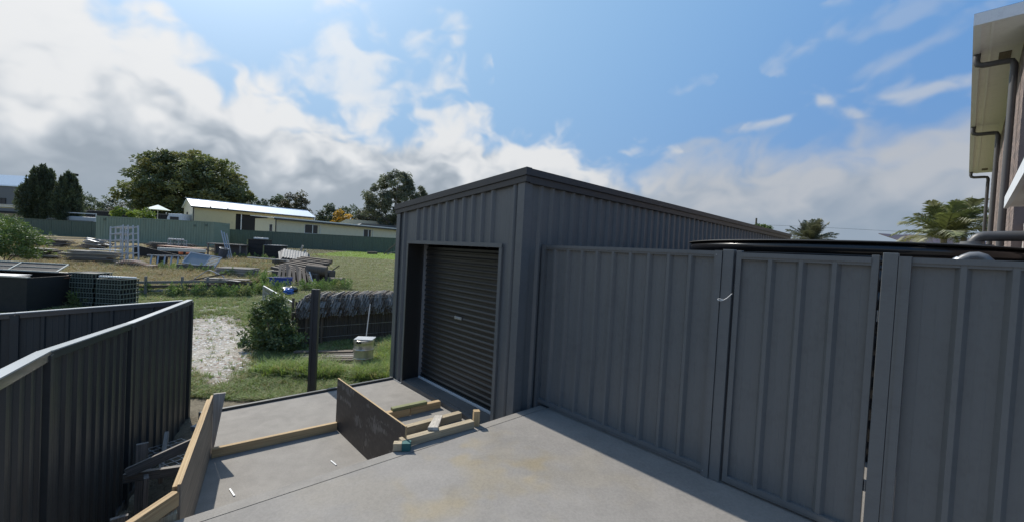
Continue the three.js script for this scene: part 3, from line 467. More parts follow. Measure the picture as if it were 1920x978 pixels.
// ------------------------------------------------------------------ brick house at the right
{
  const turn = rad(-1.0), o = [0.10, 0, -10.1];
  const h = thing('brick_house', 'two storey dark brick house with white eaves at right edge', 'house', o, turn);
  // local: x to the right from the gutter line, -z to the rear
  const wx = 0.55, y1 = 5.84, len = 14.8;
  obj('wall', [span(wx, 7, 0, y1, -len + 0.4, -0.45), span(0.66, 7, 0, 2.60, -0.44, 5.2)], M.brick[1], h);
  obj('mortar_bed', [span(wx - 0.006, wx, 1.8, y1 - 0.02, -len + 0.45, -0.46), span(0.654, 0.66, 1.8, 2.58, -0.4, 3.0)], M.mortar, h);
  // bricks on the flank
  const bw = 0.23, bh = 0.076, j = 0.010, all = [];
  for (let r = 0; r * (bh + j) < y1 - 1.9; r++) { const y = 1.9 + r * (bh + j) + bh / 2; let z = -0.45 - (r % 2 ? 0 : (bw + j) / 2); if (!(r % 2)) all.push([y, -0.45 - (bw + j) / 4 + 0.002, 0.5]); for (; z - bw > -len + 0.4; z -= bw + j) all.push([y, z - bw / 2, 1]); }
  for (let r = 0; r < 7; r++) for (let c = 0; c < 11; c++) all.push([1.93 + r * (bh + j) + bh / 2, -0.2 + c * (bw + j) + (r % 2) * 0.12, 1, 0.66]);
  all.sort((a, b) => b[1] - a[1]);
  const shapes = [1, 0.5].map(f => bx(0.012, bh, f === 1 ? bw : bw / 2 - j / 2));
  const RB = mulberry(5);
  all.slice(0, 300).forEach(([y, z, f, x = wx]) => { const m = obj('brick', shapes[f === 1 ? 0 : 1], M.brick[RB() * 4 | 0], h); m.position.set(x - 0.0025 - RB() * 0.0012, y, z); });
  const rest = all.slice(300), im = new THREE.InstancedMesh(shapes[0], std({ roughness: 0.9, map: dust }), rest.length); im.name = 'bricks'; im.userData.kind = 'stuff';
  rest.forEach(([y, z, f], i) => { im.setMatrixAt(i, new THREE.Matrix4().makeScale(1, 1, f === 1 ? 1 : 0.48).setPosition(wx - 0.0025 - RB() * 0.0012, y, z)); im.setColorAt(i, M.brick[RB() * 4 | 0].color); }); im.castShadow = im.receiveShadow = true; h.add(im);
  // eaves
  obj('soffit', [span(0.03, wx + 0.3, y1, y1 + 0.02, -len, -0.02)], M.soffit, h);
  obj('soffit_batten', [span(0.14, 0.17, y1 - 0.012, y1, -len, -0.02)], M.white, h);
  obj('gutter', [span(-0.06, 0.03, y1 - 0.03, y1 + 0.16, -len, 0.0)], M.fascia, h);
  obj('front_fascia', [span(-0.06, 7.2, y1 - 0.03, y1 + 0.16, 0.0, 0.03)], M.fascia, h);
  obj('front_soffit', [span(wx + 0.3, 7, y1, y1 + 0.02, -0.6, -0.02)], M.soffit, h);
  { const P = [[-0.06, 0, 0.03], [7.2, 0, 0.03], [7.2, 0, -len], [-0.06, 0, -len], [3.6, 1.1, -3.6], [3.6, 1.1, -len + 3.6]], I = [0, 1, 4, 1, 2, 5, 1, 5, 4, 2, 3, 5, 3, 0, 4, 3, 4, 5, 0, 2, 1, 0, 3, 2], g = new THREE.BufferGeometry(); g.setAttribute('position', new THREE.Float32BufferAttribute(I.flatMap(i => P[i]), 3)); g.computeVertexNormals(); obj('roof', [mv(uvBox(g), 0, y1 + 0.163, 0)], M.monument, h); }
  for (const z of [-1.75, -14.0]) obj('soffit_vent', [span(0.27, 0.42, y1 - 0.012, y1 - 0.001, z - 0.2, z + 0.2)], M.brownWood, h);
  for (const z of [-1.35, -6.9, -14.3]) obj('downpipe', [tube([[-0.0, y1 - 0.02, z], [-0.0, y1 - 0.19, z], [0.04, y1 - 0.235, z], [0.1, y1 - 0.245, z], [0.36, y1 - 0.255, z], [0.43, y1 - 0.27, z], [0.455, y1 - 0.34, z], [0.455, y1 - 0.5, z], [0.455, y1 - 1.5, z], [0.455, 2.6, z], [0.455, 0, z]], 0.05, 90, 14)], M.pvcDark, h);
  // low eave of the single storey part
  obj('low_eave', [span(0.36, 0.40, 2.60, 2.75, 1.75, 5.4), span(0.40, 7, 2.70, 2.76, 1.75, 5.4)], M.fascia, h);
  obj('low_soffit', [span(0.40, 0.66, 2.62, 2.64, 1.75, 5.4)], M.soffit, h);
}

// ------------------------------------------------------------------ vegetation builders
// leaves: small bent faces spread through clumps; colour varies leaf by leaf
function leafCloud(seed, clumps, perClump, size, cols, droop = 0.2, aspect = 0.5) {
  const R = mulberry(seed), n = clumps.length * perClump, pos = new Float32Array(n * 18), col = new Float32Array(n * 18), uv = new Float32Array(n * 12), nor = new Float32Array(n * 18); let k = 0;
  const a = V(), b = V(), c = V(), nm = V();
  for (const [x, y, z, rx, ry, rz] of clumps) {
    const cl = cols[R() * cols.length | 0], cv = 0.8 + 0.4 * R();
    for (let i = 0; i < perClump; i++) {
      const u = R() * 2 - 1, th = R() * 6.2832, rr = Math.pow(R(), 0.42), q = Math.sqrt(1 - u * u);
      const ox = q * Math.cos(th), oy = u, oz = q * Math.sin(th);
      const px = x + ox * rr * rx, py = y + oy * rr * ry, pz = z + oz * rr * rz;
      a.set(ox + R() - 0.5, oy * 0.6 - droop + (R() - 0.5), oz + R() - 0.5).normalize();
      b.set(R() - 0.5, R() - 0.5, R() - 0.5).cross(a).normalize(); c.crossVectors(a, b);
      const s = size * (0.6 + 0.8 * R()), w = s * aspect, v = cv * (0.8 + 0.4 * R()), bend = 0.25 * s;
      const p0 = [px - a.x * s, py - a.y * s, pz - a.z * s], p1 = [px + b.x * w + c.x * bend, py + b.y * w + c.y * bend, pz + b.z * w + c.z * bend], p2 = [px + a.x * s, py + a.y * s, pz + a.z * s], p3 = [px - b.x * w + c.x * bend, py - b.y * w + c.y * bend, pz - b.z * w + c.z * bend];
      const q6 = [p0, p1, p2, p0, p2, p3];
      nm.set(c.x, c.y, c.z);
      for (let m = 0; m < 6; m++) { const o = k * 18 + m * 3; for (let e = 0; e < 3; e++) { pos[o + e] = q6[m][e]; col[o + e] = cl[e] * v; } }
      k++;
    }
  }
  const g = new THREE.BufferGeometry(); g.setAttribute('position', new THREE.BufferAttribute(pos, 3)); g.setAttribute('color', new THREE.BufferAttribute(col, 3)); g.setAttribute('uv', new THREE.BufferAttribute(uv, 2)); g.setAttribute('normal', new THREE.BufferAttribute(nor, 3)); g.computeVertexNormals(); return g;
}
// clumps over a dome built of lobes
function domeClumps(seed, lobes, n, cr) {
  const R = mulberry(seed), out = [];
  const vol = lobes.map(l => l[3] * l[4]), tot = vol.reduce((a, b) => a + b);
  lobes.forEach(([x, y, z, rx, ry, rz], li) => { const m = Math.round(n * vol[li] / tot); for (let i = 0; i < m; i++) { const u = R() * 1.75 - 0.75, th = R() * 6.2832, q = Math.sqrt(Math.max(0, 1 - u * u)), rr = 0.62 + 0.42 * R(), s = cr * (0.65 + 0.8 * R()); out.push([x + q * Math.cos(th) * rx * rr, y + u * ry * rr, z + q * Math.sin(th) * rz * rr, s, s * 0.75, s]); } });
  return out;
}
const taper = (pts, r0, r1, m = 9) => { // tapering limb along points
  const out = []; const cv = new THREE.CatmullRomCurve3(pts.map(p => V(...p))), N = Math.max(3, pts.length * 3), g = new THREE.TubeGeometry(cv, N, 1, m, false), p = g.attributes.position;
  for (let i = 0; i <= N; i++) { const c = cv.getPointAt(i / N), r = mix(r0, r1, i / N); for (let j = 0; j <= m; j++) { const k = i * (m + 1) + j; p.setXYZ(k, c.x + (p.getX(k) - c.x) * r, c.y + (p.getY(k) - c.y) * r, c.z + (p.getZ(k) - c.z) * r); } }
  g.computeVertexNormals(); return flat(g);
};
const leafMat = M.leaf({ roughness: 0.7 });
function tree(name, label, [s, d], y0, trunk, limbs, clumps, per, size, cols, seed, group, bark = M.bark, droop, aspect) {
  const t = thing(name, label, 'tree', yard(s, d, y0), YAW, group);
  obj('trunk', [taper(trunk, trunk.r0 || 0.4, trunk.r1 || 0.2), ...limbs.map(([pts, a, b]) => taper(pts, a, b, 6))], bark, t);
  obj('crown', leafCloud(seed, clumps, per, size, cols, droop, aspect), leafMat, t);
  return t;
}
const withR = (pts, r0, r1) => Object.assign(pts, { r0, r1 });
const gY = d => groundAt(d);

// ------------------------------------------------------------------ back boundary
{
  // green steel fence in bays, each bay a panel between posts, with a faint wavy seam where two sheets lap
  const W = 2.36, Hf = 1.84, t = thing('boundary_fence', 'long green ribbed steel fence closing off the back of the yard', 'fence', yard(-70.8, 48, gY(48) - 0.02), YAW);
  const gs = [ribSheet(0, W, 0.05, Hf - 0.03, ribsFrom(0.1, W, 0.19), 0.03, 0.04, 0.075), span(0, W, Hf - 0.04, Hf, -0.03, 0.035), span(0, W, 0.0, 0.06, -0.03, 0.03), span(-0.04, 0.04, -0.1, Hf + 0.01, -0.04, 0.045)].map(flat);
  for (let k = 0; k < 36; k++) { const p = new THREE.Group(); p.name = 'fence_panel'; p.position.x = k * W; t.add(p); ['infill_sheet', 'top_rail', 'bottom_rail', 'post'].forEach((n, i) => obj(n, gs[i], M.fenceGreen, p)); }
}
{ // shipping container
  const Lc = 12.4, Hc = 2.59, Wc = 2.44, g = [];
  const t = thing('shipping_container', 'long pale green shipping container in front of the back fence', 'container', yard(-43.9, 43, gY(43)), YAW);
  // corrugated side
  const pr = []; for (let x = 0.15; x < Lc - 0.2; x += 0.28) pr.push(x + 0.07);
  obj('side_wall', [mv(ribSheet(0.15, Lc - 0.15, 0.16, Hc - 0.1, pr, -0.036, 0.07, 0.14), 0, 0, -0.015)], M.containerGreen, t);
  obj('side_wall', [mv(ribSheet(0.15, Lc - 0.15, 0.16, Hc - 0.1, pr, 0.036, 0.07, 0.14), 0, 0, -Wc + 0.015)], M.containerGreen, t);
  obj('end_wall', [span(0.02, 0.06, 0.1, Hc - 0.05, -Wc + 0.1, -0.1)], M.containerGreen, t); obj('end_wall', [span(Lc - 0.06, Lc - 0.02, 0.1, Hc - 0.05, -Wc + 0.1, -0.1)], M.containerGreen, t);
  for (const x of [0.075, Lc - 0.075]) for (const z of [-0.075, -Wc + 0.075]) obj('corner_post', [rb(0.15, Hc, 0.15, 0.01, x, Hc / 2, z)], M.containerGreen, t);
  obj('top_rail', [span(0.15, Lc - 0.15, Hc - 0.1, Hc - 0.002, -0.1, -0.002)], M.containerGreen, t); obj('bottom_rail', [span(0.15, Lc - 0.15, 0.002, 0.16, -0.1, -0.002)], M.containerGreen, t);
  obj('roof', [span(0.1, Lc - 0.1, Hc - 0.03, Hc - 0.01, -Wc + 0.1, -0.1)], M.containerGreen, t);
  for (const [x, y] of [[0.9, 2.25], [10.4, 2.1], [11.6, 2.2]]) obj('vent', [rb(0.24, 0.22, 0.05, 0.01, x, y, 0.012)], M.fenceGreen, t);
}

// ------------------------------------------------------------------ houses beyond the fence
function houseAt(name, label, a, b, base) { const dx = b[0] - a[0], dd = b[1] - a[1], t = thing(name, label, 'house', yard(a[0], a[1], base), YAW + Math.atan2(dd, dx)); return { t, L: Math.hypot(dx, dd) }; }
{
  const base = 1.0, A = houseAt('cream_barn', 'cream brick barn with pale blue steel gable roof and dark doorway', [-45.55, 58], [-34.3, 70], base), t = A.t, L = A.L, W = 7, E = 4.7, Rg = 5.85;
  const gable = (x) => { const s = new THREE.Shape(); s.moveTo(0, 0); s.lineTo(W, 0); s.lineTo(W, E); s.lineTo(W / 2, Rg); s.lineTo(0, E); s.closePath(); return mv(uvBox(new THREE.ExtrudeGeometry(s, { depth: 0.2, bevelEnabled: false })), x, 0, 0, 0, Math.PI / 2); };
  obj('end_wall', [gable(0)], M.paleCream, t); obj('end_wall', [gable(L - 0.2)], M.paleCream, t);
  obj('front_wall', [span(0.2, 5.2, 0, E, -0.2, 0), span(9.6, L - 0.2, 0, E, -0.2, 0), span(5.2, 9.6, 4.1, E, -0.2, 0)], M.cream, t);
  obj('rear_wall', [span(0.2, L - 0.2, 0, E, -W, -W + 0.2)], M.cream, t);
  obj('doorway', [span(5.2, 9.6, 0, 4.1, -0.6, -0.5)], M.black, t);
  obj('door_post', [span(5.9, 6.02, 0, 4.1, -0.3, -0.15)], M.white, t);
  obj('end_door', [span(-0.03, 0.0, 0.4, 3.9, -4.6, -3.6)], M.black, t);
  obj('downpipe', [span(0.03, 0.12, 0, E, 0.002, 0.09)], M.black, t);
  const sl = Math.atan2(Rg - E, W / 2), rl = Math.hypot(Rg - E, W / 2) + 0.4;
  const rf = obj('roof', [bx(L + 0.5, 0.06, rl, L / 2, (E + Rg) / 2 + 0.0, -W / 4 + 0.12, sl), bx(L + 0.5, 0.06, rl, L / 2, (E + Rg) / 2, -W * 3 / 4 - 0.12, -sl)], M.roofBlue, t);
  obj('gutter', [span(-0.25, L + 0.25, E - 0.26, E - 0.12, 0.22, 0.36)], M.monument, rf); obj('ridge_cap', [span(-0.26, L + 0.26, Rg + 0.03, Rg + 0.1, -W / 2 - 0.18, -W / 2 + 0.18)], M.roofBlue, rf);
  for (const x of [2.0, 4.1]) solo('roosting_bird', x === 2 ? 'small dark bird on the barn gutter, left of two' : 'small dark bird on the barn gutter, right of two', 'bird', t.localToWorld(V(x, E - 0.12, 0.3)), 0.6, [lathe([[0, 0], [0.05, 0.03], [0.08, 0.12], [0.06, 0.2], [0.03, 0.24], [0.045, 0.28], [0.03, 0.33], [0, 0.345]], 10), bar([0, 0.1, -0.05], [0, 0.02, -0.2], 0.06, 0.02), bar([0, 0.29, 0.04], [0, 0.28, 0.09], 0.015, 0.015)], M.black);
}
{
  const base = 0.9, B = houseAt('cream_house', 'long low pale cream house with white roof behind the fence', [-30.8, 53], [-19.3, 69.2], base), t = B.t, L = B.L + 4, E = 3.3, W = 6;
  const win = [[0.189 * B.L, 0.303 * B.L], [0.653 * B.L, 0.741 * B.L]];
  obj('front_wall', [span(0, win[0][0], 0, E, -0.2, 0), span(win[0][0], win[0][1], 0, 1.72, -0.2, 0), span(win[0][0], win[0][1], 2.98, E, -0.2, 0), span(win[0][1], win[1][0], 0, E, -0.2, 0), span(win[1][0], win[1][1], 0, 1.72, -0.2, 0), span(win[1][0], win[1][1], 2.98, E, -0.2, 0), span(win[1][1], L, 0, E, -0.2, 0)], M.paleCream, t);
  obj('end_wall', [span(0, 0.2, 0, E + 0.1, -W, -0.2)], M.paleCream, t); obj('end_wall', [span(L - 0.2, L, 0, E, -W, -0.2)], M.paleCream, t); obj('rear_wall', [span(0.2, L - 0.2, 0, E, -W - 0.2, -W)], M.paleCream, t);
  for (const [a, b] of win) { const w = obj('window', [span(a, a + 0.05, 1.72, 2.98, -0.1, 0.02), span(b - 0.05, b, 1.72, 2.98, -0.1, 0.02), span((a + b) / 2 - 0.05, (a + b) / 2 + 0.05, 1.72, 2.98, -0.1, 0.02), span(a + 0.05, b - 0.05, 2.93, 2.98, -0.1, 0.02), span(a + 0.05, b - 0.05, 1.72, 1.77, -0.1, 0.02)], M.white, t);
    for (const q of [[a + 0.05, (a + b) / 2 - 0.05], [(a + b) / 2 + 0.05, b - 0.05]]) obj('pane', [span(q[0], q[1], 1.77, 2.93, -0.07, -0.05)], M.glassDark, w);
    obj('curtain', [mv(ribSheet(b - 0.4, b - 0.08, 1.77, 2.9, ribsFrom(b - 0.38, b - 0.1, 0.07), 0.02, 0.02, 0.06), 0, 0, -0.03)], M.paleCream, w); }
  { const w = obj('window', [span(-0.02, 0.0, 1.7, 2.6, -1.75, -1.7), span(-0.02, 0.0, 1.7, 2.6, -0.9, -0.85), span(-0.02, 0, 1.65, 1.7, -1.75, -0.85)], M.white, t); obj('pane', [span(-0.012, -0.004, 1.7, 2.6, -1.7, -0.9)], M.glassDark, w); }
  obj('downpipe', [span(-0.08, 0.02, 0, E, 0.002, 0.1)], M.monument, t);
  const rf = obj('roof', [bx(L + 0.9, 0.08, W + 0.9, L / 2, E + 0.30, -W / 2, 0.05)], M.white, t);
  obj('fascia', [span(-0.45, L + 0.45, E - 0.1, E + 0.12, 0.44, 0.5)], M.barge, rf); obj('gutter', [span(-0.47, L + 0.47, E + 0.121, E + 0.27, 0.40, 0.54)], M.white, rf);
}
{ // roofs further back
  const t = thing('far_house', 'distant house with pale tiled roof by the yellow tree', 'house', yard(-29, 80, 1.2), YAW + 0.35);
  obj('wall', [span(-5, 5, 0, 3.6, -7, 0)], M.paleCream, t); obj('roof', [(() => { const s = new THREE.Shape(); s.moveTo(-5.6, 0); s.lineTo(-3.4, 1.3); s.lineTo(3.4, 1.3); s.lineTo(5.6, 0); s.closePath(); return mv(uvBox(new THREE.ExtrudeGeometry(s, { depth: 8, bevelEnabled: false })), 0, 3.6, -7.5); })()], M.paleCream, t);
  const u = thing('far_house', 'distant house with dark roof beside the grey shed', 'house', yard(-23.5, 74, 1.2), YAW + 0.5);
  obj('wall', [span(-4.5, 4.5, 0, 3.2, -6, 0)], M.paleCream, u); obj('roof', [(() => { const s = new THREE.Shape(); s.moveTo(-5, 0); s.lineTo(-3.8, 0.75); s.lineTo(4, 0.75); s.lineTo(5, 0); s.closePath(); return mv(uvBox(new THREE.ExtrudeGeometry(s, { depth: 6.6, bevelEnabled: false })), 0, 3.2, -6.3); })()], M.monument, u);
}
{ // grey hall at the left edge
  const t = thing('grey_hall', 'grey block hall with bright steel roof at the left edge', 'building', yard(-112, 76, 1.2), YAW + 0.03);
  obj('wall', [span(0, 21.5, 0, 7.75, -5, 0)], painted(C(0.17, 0.17, 0.175), 0.9), t);
  obj('roof', [bx(22.3, 0.12, 3.5, 10.75, 8.7, -1.2, 0.72), bx(22.3, 0.12, 3.5, 10.75, 8.7, -3.8, -0.72)], M.zinc, t);
  for (const x of [18.7, 15.5]) { const w = obj('window', [span(x, x + 1.5, 3.9, 5.3, 0.002, 0.06)], M.black, t); obj('pane', [span(x + 0.1, x + 0.7, 4.0, 5.2, 0.062, 0.07), span(x + 0.8, x + 1.4, 4.0, 5.2, 0.062, 0.07)], M.glassDark, w); }
  obj('plinth_band', [span(-0.05, 21.55, 0, 2.9, 0.001, 0.09)], M.black, t);
}
{ // white carport at the left
  const t = thing('white_carport', 'white framed carport behind the fence at far left', 'carport', yard(-80, 57, 1.1), YAW);
  obj('roof_beam', [span(0, 15.5, 2.95, 3.25, -0.1, 0.1), span(0, 15.5, 2.95, 3.25, -4.1, -3.9)], M.white, t); obj('roof', [span(-0.2, 15.7, 3.26, 3.32, -4.3, 0.3)], M.white, t);
  for (const x of [4, 8, 12.4, 14.8]) obj('post', [span(x, x + 0.16, 0, 2.95, -0.08, 0.08)], M.paleCream, t);
  obj('rear_panel', [span(0, 15.5, 0, 2.2, -4.0, -3.95)], painted(C(0.42, 0.40, 0.38), 0.7), t);
}
{ const t = thing('parked_caravan', 'pale caravan roof showing above fence beside the cypress', 'caravan', yard(-59.5, 52, 0.9), YAW);
  obj('body', [rb(6.4, 1.75, 2.2, 0.12, 3.2, 1.35, -1.1)], painted(C(0.5, 0.5, 0.49), 0.6), t); obj('awning_rail', [span(0.2, 6.5, 2.62, 2.72, 0.0, 0.08), span(6.42, 6.5, 0, 2.6, 0, 0.08)], M.white, t); obj('stripe', [span(0.3, 6.1, 1.55, 1.75, 0.002, 0.012)], M.greyWood, t); for (const x of [2.6, 3.5]) obj('wheel', [cyl(0.34, 0.34, 0.2, 20, x, 0.36, -0.12, Math.PI / 2)], M.black, t); }
{ const t = thing('dark_wall', 'long dark fence running behind the container', 'fence', yard(-78, 66, 1.2), YAW - 0.06); obj('boards', [mv(ribSheet(0, 28, 0, 3.3, ribsFrom(0.3, 28, 0.4), 0.03, 0.1, 0.2), 0, 0, 0)], M.black, t); obj('capping', [span(0, 28, 3.3, 3.4, -0.06, 0.08)], M.greyWood, t); }
{ // garden umbrella
  const t = thing('garden_umbrella', 'pale green garden umbrella standing open behind the container', 'umbrella', yard(-50.5, 58, 1.15), YAW);
  const g = new THREE.ConeGeometry(1.45, 0.72, 8, 1, true); obj('canopy', [mv(flat(g), 0, 4.05, 0)], painted(C(0.62, 0.70, 0.63), 0.8), t); obj('pole', [cyl(0.03, 0.03, 4.4, 10, 0, 2.2, 0)], M.white, t); obj('base', [cyl(0.3, 0.34, 0.1, 16, 0, 0.05, 0)], M.black, t); }
{ // truck cab
  const t = thing('parked_truck', 'white truck cab with blue tint parked beside the barn', 'truck', yard(-48.4, 57, 1.1), YAW);
  const s = new THREE.Shape(); s.moveTo(0, 0.5); s.lineTo(0, 2.7); s.lineTo(0.25, 3.2); s.lineTo(2.0, 3.25); s.lineTo(2.0, 0.5); s.closePath();
  obj('cab', [mv(uvBox(new THREE.ExtrudeGeometry(s, { depth: 2.0, bevelEnabled: true, bevelSize: 0.06, bevelThickness: 0.06, bevelSegments: 2 })), 0, 0, -2.2)], painted(C(0.66, 0.68, 0.72), 0.35), t);
  obj('windscreen', [bx(0.02, 0.75, 1.7, -0.0, 2.35, -1.2, 0, 0, 0.0)], M.glassDark, t); obj('side_window', [span(0.4, 1.6, 2.05, 2.85, -0.13, -0.1)], M.glassDark, t); obj('tray', [span(2.1, 5.6, 0.9, 1.1, -2.2, -0.1), span(2.1, 2.2, 1.1, 2.4, -2.2, -0.1)], M.blue, t); for (const x of [0.7, 4.6]) obj('wheel', [cyl(0.48, 0.48, 0.26, 20, x, 0.49, -0.25, Math.PI / 2)], M.black, t); }
{ const t = thing('lamp_pole', 'thin tall pole with dark lamp head behind the cypress', 'pole', yard(-75.1, 70, 1.2), YAW); obj('pole', [cyl(0.07, 0.11, 9.4, 10, 0, 4.7, 0)], M.galv, t); obj('lamp_head', [rb(0.7, 0.4, 0.5, 0.06, -0.15, 9.5, 0)], M.black, t); }
{ const t = thing('radio_mast', 'very thin mast left of the big spreading tree', 'mast', yard(-101, 105, 1.2), YAW); obj('mast', [cyl(0.05, 0.09, 10.5, 8, 0, 5.25, 0)], M.galv, t); obj('crossbar', [bar([-0.6, 9.4, 0], [0.6, 9.4, 0], 0.05, 0.05)], M.galv, t); }

// ------------------------------------------------------------------ trees
{
  const G1 = [[0.162, 0.191, 0.059], [0.198, 0.229, 0.066], [0.252, 0.252, 0.070], [0.128, 0.157, 0.055]];
  const fig = domeClumps(301, [[0, 9.5, 0, 10.5, 6.2, 8], [-4, 12.2, 0, 6, 4.4, 6], [3.5, 12.5, 0, 6.5, 4.6, 6], [-8.5, 7.5, 0, 4, 3.6, 5], [8.6, 8, 0, 4, 4.2, 5], [0, 14.4, 0, 5, 3.2, 5], [0, 6, 1, 8, 3, 6]], 560, 1.15);
  const limbs = []; const R = mulberry(31); for (let i = 0; i < 14; i++) { const a = i / 14 * 6.28, r = 4 + 5 * R(); limbs.push([[[0, 3 + R(), 0], [Math.cos(a) * r * 0.5, 6 + R() * 2, Math.sin(a) * r * 0.4], [Math.cos(a) * r, 9 + R() * 4, Math.sin(a) * r * 0.7]], 0.45, 0.08]); }
  tree('fig_tree', 'huge dome-shaped dark green spreading tree, tallest on the left', [-68.2, 85], 1.2, withR([[0, 0, 0], [0.2, 2, 0], [0, 4.5, 0]], 1.4, 0.9), limbs, fig, 95, 0.30, G1, 302);
  // gum tree: open clumps on a forked trunk
  const G2 = [[0.151, 0.173, 0.091], [0.182, 0.200, 0.105], [0.125, 0.146, 0.082]];
  const gum = domeClumps(311, [[0.3, 12.4, 0, 3.6, 2.4, 3], [-3.2, 9.8, 0, 2.8, 2.0, 2.6], [3.2, 10.4, 0, 3.0, 2.2, 2.6], [-4.2, 7.0, 0, 2.2, 1.4, 2], [4.6, 8.2, 0, 2.4, 1.6, 2], [0.6, 8.8, 1, 3.0, 1.9, 2.4], [1.5, 6.4, 0, 3.4, 1.7, 2.4], [-1.4, 5.0, 0, 2.4, 1.4, 2]], 210, 0.78);
  const gl = [[[0, 3, 0], [-1.6, 6, 0.2], [-3.4, 9.6, 0]], [[0, 4, 0], [1.8, 7.5, 0], [3.4, 10.4, 0]], [[0, 4.5, 0], [0.2, 9, 0.3], [0.3, 13, 0]], [[-0.8, 4.5, 0], [-2.6, 6, 0], [-4.2, 7.2, 0]], [[0.8, 5.5, 0], [3, 7.2, 0], [4.7, 8.4, 0]]].map(p => [p, 0.3, 0.06]);
  tree('gum_tree', 'tall open-crowned gum tree rising behind the grey shed', [-23.3, 80], 1.2, withR([[0, 0, 0], [0.1, 2.5, 0], [0, 5, 0]], 0.6, 0.4), gl, gum, 85, 0.26, G2, 312, undefined, M.paleBark, 0.5, 0.34);
  // two clipped cypresses in front of the hall
  const G3 = [[0.078, 0.105, 0.046], [0.100, 0.133, 0.055], [0.118, 0.151, 0.058]];
  const upr = (seed, w, h, n) => { const R = mulberry(seed), o = []; for (let i = 0; i < n; i++) { const t = 0.86 * Math.pow(R(), 0.8), y = 1.0 + t * h, prof = Math.sin(Math.min(1, 0.16 + t * 0.95) * Math.PI * 0.92), a = R() * 6.28, rr = (0.5 + 0.5 * R()) * w * Math.max(0.16, prof); o.push([Math.cos(a) * rr, y, Math.sin(a) * rr, 0.34, 0.75, 0.34]); } for (let i = 0; i < 60; i++) { const a = R() * 6.28, q = R(), rr = q * w * 0.72; o.push([Math.cos(a) * rr, 0.2 + h * (1.12 - 0.34 * q * q) + 0.5 * R(), Math.sin(a) * rr, 0.14, 0.75, 0.14]); } return o; };
  tree('cypress_tree', 'wide dark bushy cypress, left of the touching pair', [-60.7, 52.6], 0.95, withR([[0, 0, 0], [0, 3, 0], [0, 5, 0]], 0.16, 0.05), [], upr(321, 2.25, 6.6, 300), 70, 0.16, G3, 322, undefined, M.bark, -0.7, 0.3);
  tree('cypress_tree', 'narrower dark bushy cypress, right of the touching pair', [-57.6, 52.8], 0.95, withR([[0, 0, 0], [0, 3, 0], [0, 5, 0]], 0.16, 0.05), [], upr(323, 1.75, 6.0, 260), 70, 0.16, G3, 324, undefined, M.bark, -0.7, 0.3);
  // skyline trees
  const far = (name, label, s, d, w, h, y0, cols, seed, n = 90, cr = 0.9, per = 60, lobes) => tree(name, label, [s, d], 1.2, withR([[0, 0, 0], [0.1, h * 0.35, 0], [0, h * 0.6, 0]], 0.35, 0.15), [[[[0, h * 0.3, 0], [-w * 0.3, h * 0.55, 0], [-w * 0.5, h * 0.7, 0]], 0.18, 0.05], [[[0, h * 0.3, 0], [w * 0.3, h * 0.55, 0], [w * 0.5, h * 0.75, 0]], 0.18, 0.05]], domeClumps(seed, lobes || [[0, h * 0.66, 0, w, h * 0.34, w * 0.8], [-w * 0.5, h * 0.5, 0, w * 0.6, h * 0.28, w * 0.5], [w * 0.45, h * 0.52, 0, w * 0.6, h * 0.3, w * 0.5], [0, h * 0.3, 0, w * 0.8, h * 0.25, w * 0.6]], n, cr), per, 0.26, cols, seed + 1);
  const D1 = [[0.103, 0.137, 0.068], [0.137, 0.169, 0.073], [0.082, 0.114, 0.061]], D2 = [[0.136, 0.160, 0.051], [0.112, 0.144, 0.048]], D3 = [[0.096, 0.099, 0.056], [0.115, 0.112, 0.058]];
  far('skyline_tree', 'rounded dark tree on the skyline right of the lamp pole', -104, 102, 5.5, 8.8, 0, D1, 401);
  far('skyline_tree', 'low brownish tree left of the huge spreading tree', -91.5, 98, 5.2, 7.6, 0, D3, 403);
  far('skyline_tree', 'small yellow-green tree between two skyline trees', -98.5, 96, 2.2, 5.2, 0, D2, 405, 40);
  far('skyline_tree', 'dark tree just right of the huge spreading tree', -60.5, 95, 4.2, 9.4, 0, D1, 407);
  far('skyline_tree', 'bushy dark tree behind the barn roof ridge', -55.6, 97, 4.2, 10.4, 0, D1, 409);
  far('skyline_tree', 'tall feathery tree with dark pointed cores behind the barn', -50.5, 94, 3.6, 11.4, 0, D3, 411, 90);
  far('skyline_tree', 'leafy tree left of the yellow tree', -45.0, 100, 3.2, 9.6, 0, D1, 413);
  far('skyline_tree', 'spreading tree directly behind the yellow tree', -40.6, 102, 3.8, 9.8, 0, D1, 415);
  far('skyline_tree', 'grey-green tree between yellow tree and gum tree', -36.0, 100, 3.6, 8.6, 0, D3, 417);
  far('skyline_tree', 'low bushes at the foot of the gum tree', -27.5, 92, 3.6, 6.4, 0, D1, 419, 70);
  far('skyline_tree', 'dark low hedge tree behind the barn gable', -66, 92, 7, 6.4, 0, D1, 421, 90);
  far('yellow_tree', 'small bright yellow autumn tree behind the cream house', -35.2, 84, 2.1, 7.0, 0, [[0.52, 0.33, 0.03], [0.60, 0.40, 0.05], [0.42, 0.28, 0.03]], 431, 46, 0.6, 60);
  // shrubs
  const sh = (name, label, cat, s, d, y, clumps, per, size, cols, seed, asp = 0.5) => { const t = thing(name, label, cat, yard(s, d, y), YAW); obj('foliage', leafCloud(seed, clumps, per, size, cols, -0.1, asp), leafMat, t); obj('stems', [0, 1, 2, 3, 4].map(i => taper([[0, 0, 0], [Math.cos(i * 1.3) * 0.2, 0.3, Math.sin(i * 1.3) * 0.2], [Math.cos(i * 1.3) * 0.5, 0.7, Math.sin(i * 1.3) * 0.5]], 0.03, 0.01, 5)), M.bark, t); return t; };
